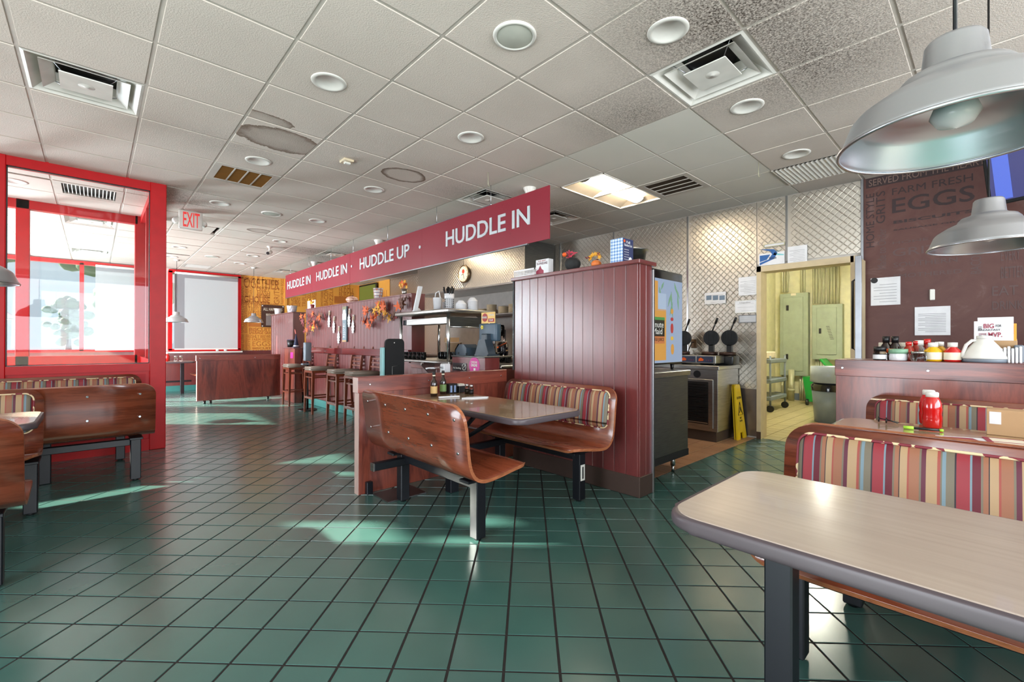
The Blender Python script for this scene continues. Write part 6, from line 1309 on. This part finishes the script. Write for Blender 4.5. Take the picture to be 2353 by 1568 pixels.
for px, py, l, mm in ((1073, 905, 'glass pepper shaker with a metal lid', G('pepper', 120, 104, 84, .4)), (1083, 907, 'glass salt shaker with a metal lid', M['white_china'])):
    p = ZP(px, py, TB); t = bottle('shaker', l, 'shaker', p.x, p.y, TB, [(.001, .003), (.021, 0), (.022, .05), (.016, .066)], M['jar_glass'], [(.017, .064), (.018, .08), (.012, .086), (.001, .087)], M['chrome'], grp='salt and pepper shakers on the booth table', seg=8)
    obj('contents', MB().lathe([(.001, .004), (.018, .004), (.019, .042), (.001, .043)], (p.x, p.y, TB), 8), mm, t)
p = ZP(1032, 914, TB); one('napkin_roll', 'white rolled napkin set in front of the caddy', 'napkin', MB().bbox(-.09, .09, -.012, .012, 0, .012, .004), M['paper'], None, (p.x, p.y, TB), -.3)
p = ZP(1090, 915, TB); one('napkin', 'crumpled white napkin on the booth table', 'napkin', MB().prism([(-.11, -.02), (-.03, -.045), (.1, -.03), (.12, .0), (.05, .035), (-.05, .03)], (0, 0, 0), UX, UY, .008), M['paper'], None, (p.x, p.y, TB), -.4)
# right table 2
kp = [(r*.78, z*.84) for r, z in [(.001, .003), (.045, 0), (.052, .01), (.054, .07), (.05, .09), (.054, .12), (.047, .165), (.034, .195), (.03, .2), (.001, .2)]]; kc = [(r*.78, z*.84) for r, z in [(.034, .196), (.035, .222), (.03, .228), (.001, .229)]]
for px, py, l in ((2142, 983, 'red ketchup bottle with a white cap, front one of the pair'), (2134, 975, 'red ketchup bottle behind the front one')):
    p = ZP(px, py, TB); bottle('ketchup_bottle', l, 'bottle', p.x, p.y, TB, kp, M['ketchup'], kc, M['white_plastic'], None, None, 'ketchup bottles on the second table')
a, b = ZP(2076, 986, TB), ZP(2168, 994, TB); b = a+(b-a); hl2 = thing('highlighter', 'black highlighter with a lime green cap', 'pen', tuple(a)); m1 = a.lerp(b, .26); m2_ = a.lerp(b, .9)
for nm_, s_, e_, r_, mm in (('cap', a, m1, .009, G('lime', 170, 226, 60, .4)), ('barrel', m1, m2_, .0065, M['black']), ('tip', m2_, b, .007, G('lime', 0, 0, 0))): obj(nm_, MB().cyl(s_+UZ*.009, e_+UZ*.009, r_), mm, hl2)
p = ZP(2028, 973, TB); kk = thing('eyeglasses', 'folded black glasses on the second table', 'glasses', tuple(p))
for s_ in (-1, 1): obj('lens_rim', MB().tube([(p.x+.012*s_+.014*math.cos(k*PI/6), p.y+.03*s_*.6, TB+.02+.014*math.sin(k*PI/6)) for k in range(12)], .003, 5, True), M['black_gloss'], kk); obj('arm', MB().tube([(p.x+.012*s_, p.y+.02*s_, TB+.025), (p.x+.02*s_, p.y-.07, TB+.01)], .0025, 5), M['black_gloss'], kk)
bx = thing('cardboard_box', 'brown cardboard box with a white label at the right edge', 'box', (3.2, -.1, TB)); p = ZP(2258, 984, TB)
obj('carton', MB().bbox(3.26, 3.385, -.5, .03, TB, TB+.125, .002), M['cardboard'], bx); obj('shipping_label', MB().box(3.2585, 3.26, -.02, .02, TB+.055, TB+.115), M['paper'], bx)
for k, (x, y, r_, l, c) in enumerate(((2.98, .02, .4, 'folded menu nearest the ketchup on the second table', 'paper'), (3.05, -.12, .15, 'second printed menu in the fan on the second table', 'berry'), (2.95, -.25, -.1, 'third printed menu, cut by the right edge', 'paper'))):
    t = thing('menu', l, 'menu', (x, y, TB+.002*k), 'menus fanned on the second table', r_); t['_wl'] = [0, 0, 0]; obj('sheet', MB().box(-.11, .11, -.15, .15, 0, .002), M[c], t, False); obj('print', MB().box(-.1, -.02, -.13, .13, .002, .0025).box(0, .09, .02, .13, .002, .0025), MATS['berry' if c == 'paper' else 'paper_cream'], t, False)
# ---------------------------------------------------------------- condiments on the right ledge
LZ = 1.0885
def ly(px, x): return XP(px, 826, x).y
def jar(label, px, x, r, h, mat, cap, ch=.02, cat='jar', neck=.8, lab=None, grp='condiments on the right ledge', name='jar'):
    y = ly(px, x); return bottle(name, label, cat, x, y, LZ, [(.001, .002), (r*.92, 0), (r, .006), (r, h*.7), (r*neck, h*.92), (r*neck, h), (.001, h)], mat, [(r*neck*1.12, h*.95), (r*neck*1.12, h+ch), (.001, h+ch+.001)], cap, [(r+.0006, h*.12), (r+.0006, h*.6)] if lab else None, lab, grp, 20)
jar('small jar with a black lid and white label at the left of the ledge', 2022, 4.1, .04, .065, M['jar_glass'], M['black'], .03, lab=M['paper'])
jar('tall dark bottle with black cap, left one behind the jars', 2036, 4.3, .035, .13, M['brown_glass'], M['black'], .04, 'bottle', .55, name='bottle')
jar('tall dark bottle with black cap, right one behind the jars', 2057, 4.3, .035, .13, M['brown_glass'], M['black'], .04, 'bottle', .55, name='bottle')
jar('tiny bottle with an orange cap beside the green-lidded tub', 2046, 4.22, .025, .055, M['jar_glass'], M['orange'], .025, name='bottle', cat='bottle')
jar('white tub with a pale green lid on the ledge', 2064, 4.1, .05, .05, M['white_china'], G('lid_green', 130, 170, 140, .4), .03, 'tub', .95, name='tub')
jar('hot sauce bottle with red cap, left of two', 2088, 4.14, .03, .11, G('hot_sauce', 150, 40, 20, .2), M['ketchup'], .02, 'bottle', .5, name='bottle')
jar('hot sauce bottle with red cap, right of two', 2105, 4.24, .03, .115, MATS['hot_sauce'], M['ketchup'], .02, 'bottle', .5, name='bottle')
jar('clear glass jar in front of the hot sauce', 2110, 4.08, .042, .05, M['jar_glass'], M['steel'], .015, 'jar', .8)
jar('white-capped clear dispenser behind the glass jar', 2112, 4.25, .035, .11, G('clear_grey', 130, 120, 112, .2), M['white_plastic'], .03, 'bottle', .6, name='bottle')
jar('tall slim bottle with red cap left of the mustard', 2131, 4.28, .025, .12, MATS['hot_sauce'], M['ketchup'], .03, 'bottle', .7, name='bottle')
jar('yellow mustard bottle, left of two', 2144, 4.12, .046, .1, M['mustard'], M['white_plastic'], .025, 'bottle', .5, M['paper_cream'], name='mustard_bottle')
jar('yellow mustard bottle, right of two', 2159, 4.2, .04, .105, M['mustard'], M['white_plastic'], .025, 'bottle', .5, name='mustard_bottle')
jar('small ketchup bottle alone on the right ledge', 2189, 4.12, .044, .1, M['ketchup'], M['white_plastic'], .025, 'bottle', .5, M['paper_cream'], name='ketchup_bottle')
y = ly(2262, 4.14); jg = thing('coffee_pot', 'white conical jug with a handle on the right ledge', 'jug', (4.14, y, LZ))
obj('body', MB().lathe([(.001, .03), (.104, .022), (.106, .03), (.088, .07), (.052, .12), (.034, .145), (.032, .155), (.001, .155)], (4.14, y, LZ), 36), M['white_plastic'], jg); obj('base_ring', MB().lathe([(.001, .0), (.102, 0), (.104, .022), (.001, .024)], (4.14, y, LZ), 36), M['grey_plastic'], jg); obj('lid', MB().lathe([(.036, .148), (.036, .168), (.001, .17)], (4.14, y, LZ), 20), M['white_plastic'], jg)
obj('handle', MB().tube([(4.13, y+.03, LZ+.135), (4.12, y+.055, LZ+.138), (4.11, y+.08, LZ+.11), (4.1, y+.095, LZ+.06), (4.1, y+.095, LZ+.03)], .01, 8), M['white_plastic'], jg)
mh = thing('menu_holder', 'brown board menu holder at the right end of the ledge', 'menu holder', (4.35, ly(2290, 4.3), LZ)); ya, yb_ = ly(2243, 4.3), ly(2338, 4.3)
obj('front_board', MB().bbox(4.3, 4.31, yb_, ya, LZ, XP(2290, 783, 4.3).z, .002), M['cardboard'], mh); obj('back_board', MB().bbox(4.37, 4.38, yb_, ya, LZ, LZ+.15, .002), M['cardboard'], mh)
mc = one('menu_card', 'white card GO BIG FOR BREAKFAST CHOOSE THE MVP in the menu holder', 'menu', MB().bbox(4.318, 4.324, XP(2322, 780, 4.32).y, XP(2238, 780, 4.32).y, LZ+.02, XP(2280, 738, 4.32).z, .001), M['paper'], 'menu cards in the holder')
def mx(s, px0, py0, px1, py1, mat, off=0.): a, b = XP(px0, py0, 4.317), XP(px1, py1, 4.317); textx(s, 4.318, a.y, a.z, b.y, b.z, mat, mc, off=off)
mx('GO', 2248, 757, 2256, 750, M['ink']); mx('BIG', 2260, 755, 2284, 744, MATS['berry'], .02); mx('FOR', 2288, 752, 2301, 746, M['ink']); mx('BREAKFAST.', 2248, 761, 2301, 756, M['ink']); mx('CHOOSE', 2249, 770, 2267, 766, MATS['berry']); mx('THE', 2249, 776, 2267, 771, M['ink'], .02); mx('MVP.', 2271, 775, 2303, 764, MATS['berry'], .02)
one('menu_card', 'plain white card behind the BIG BREAKFAST card', 'menu', MB().bbox(4.335, 4.34, XP(2324, 780, 4.32).y-.01, XP(2246, 780, 4.32).y, LZ+.02, XP(2290, 729, 4.32).z, .001), M['paper'], 'menu cards in the holder')
o = one('menu_card', 'mustard yellow card with a red badge in the menu holder', 'menu', MB().bbox(4.345, 4.35, XP(2336, 780, 4.35).y, XP(2300, 780, 4.35).y, LZ+.02, XP(2320, 744, 4.35).z, .001), G('menu_yellow', 224, 160, 40, .5), 'menu cards in the holder'); yq = XP(2319, 757, 4.34).y; obj('badge', MB().box(4.342, 4.345, yq-.02, yq+.03, XP(2319, 768, 4.34).z, XP(2319, 748, 4.34).z), MATS['badge_red'], o)
dh = one('small_card', 'tilted white DOWN HOME card in front of the menu holder', 'card', MB().prism([(0, 0), (.12, .03), (.1, .1), (-.01, .07)], (4.28, ly(2288, 4.28), LZ+.0), NY, UZ, .003), M['paper']); text('DOWN HOME', (4.277, ly(2294, 4.28), LZ+.06), (0, -1, .25), (0, .25, 1), .07, .018, M['ink'], dh)
nb = thing('napkin_bundle', 'bundle of white folded napkins beside the jug', 'napkins', (4.15, ly(2323, 4.15), LZ)); ynb = ly(2323, 4.15)
for k in range(6): obj('napkin', MB().bbox(4.1, 4.18, ynb+.035-.016*k, ynb+.047-.016*k, LZ, LZ+.09+.006*(k % 3), .003), M['paper'], nb)
nm_ = one('cream_sign', 'cream booklet lying upright behind the condiment bottles', 'booklet', MB().bbox(4.36, 4.375, ly(2118, 4.37), ly(2019, 4.37), LZ, LZ+.125, .003), M['paper_cream']); obj('border', MB().box(4.3585, 4.36, ly(2110, 4.37), ly(2026, 4.37), LZ+.09, LZ+.093), M['ink'], nm_); textx('DOWN HOME', 4.359, ly(2036, 4.37), LZ+.055, ly(2112, 4.37), LZ+.07, M['ink'], nm_)
one('dark_tray', 'dark grey bin behind the napkins at the right edge', 'bin', MB().bbox(4.2, 4.3, ly(2352, 4.25), ly(2330, 4.25), LZ, LZ+.11, .005), M['grey_plastic'])
# far window table items
FTZ = .7555
t = thing('ketchup_bottle', 'far ketchup bottle on the window booth table', 'bottle', (1.25, 13.1, FTZ), 'far table condiments'); obj('body', MB().lathe([(.001, 0), (.05, 0), (.05, .12), (.025, .17), (.001, .17)], (1.25, 13.1, FTZ), 16), M['ketchup'], t); obj('cap', MB().lathe([(.026, .17), (.026, .2), (.001, .2)], (1.25, 13.1, FTZ), 16), M['white_plastic'], t)
for x, l in ((1.4, 'far left glass shaker on the window booth table'), (1.5, 'far right glass shaker on the window booth table')): bottle('shaker', l, 'shaker', x, 13.05, FTZ, [(.001, 0), (.035, 0), (.035, .09), (.001, .09)], M['jar_glass'], [(.036, .09), (.036, .12), (.001, .125)], M['chrome'], grp='far table condiments', seg=12)
for x, l in ((2.62, 'small white cup left on the far window ledge'), (2.8, 'small white cup right on the far window ledge')): one('cup', l, 'cup', MB().lathe([(.001, 0), (.035, 0), (.045, .06), (.001, .06)], (0, 0, 0), 14), M['white_china'], 'cups on the far ledge', (x-.3, 13.655-.05, .972))
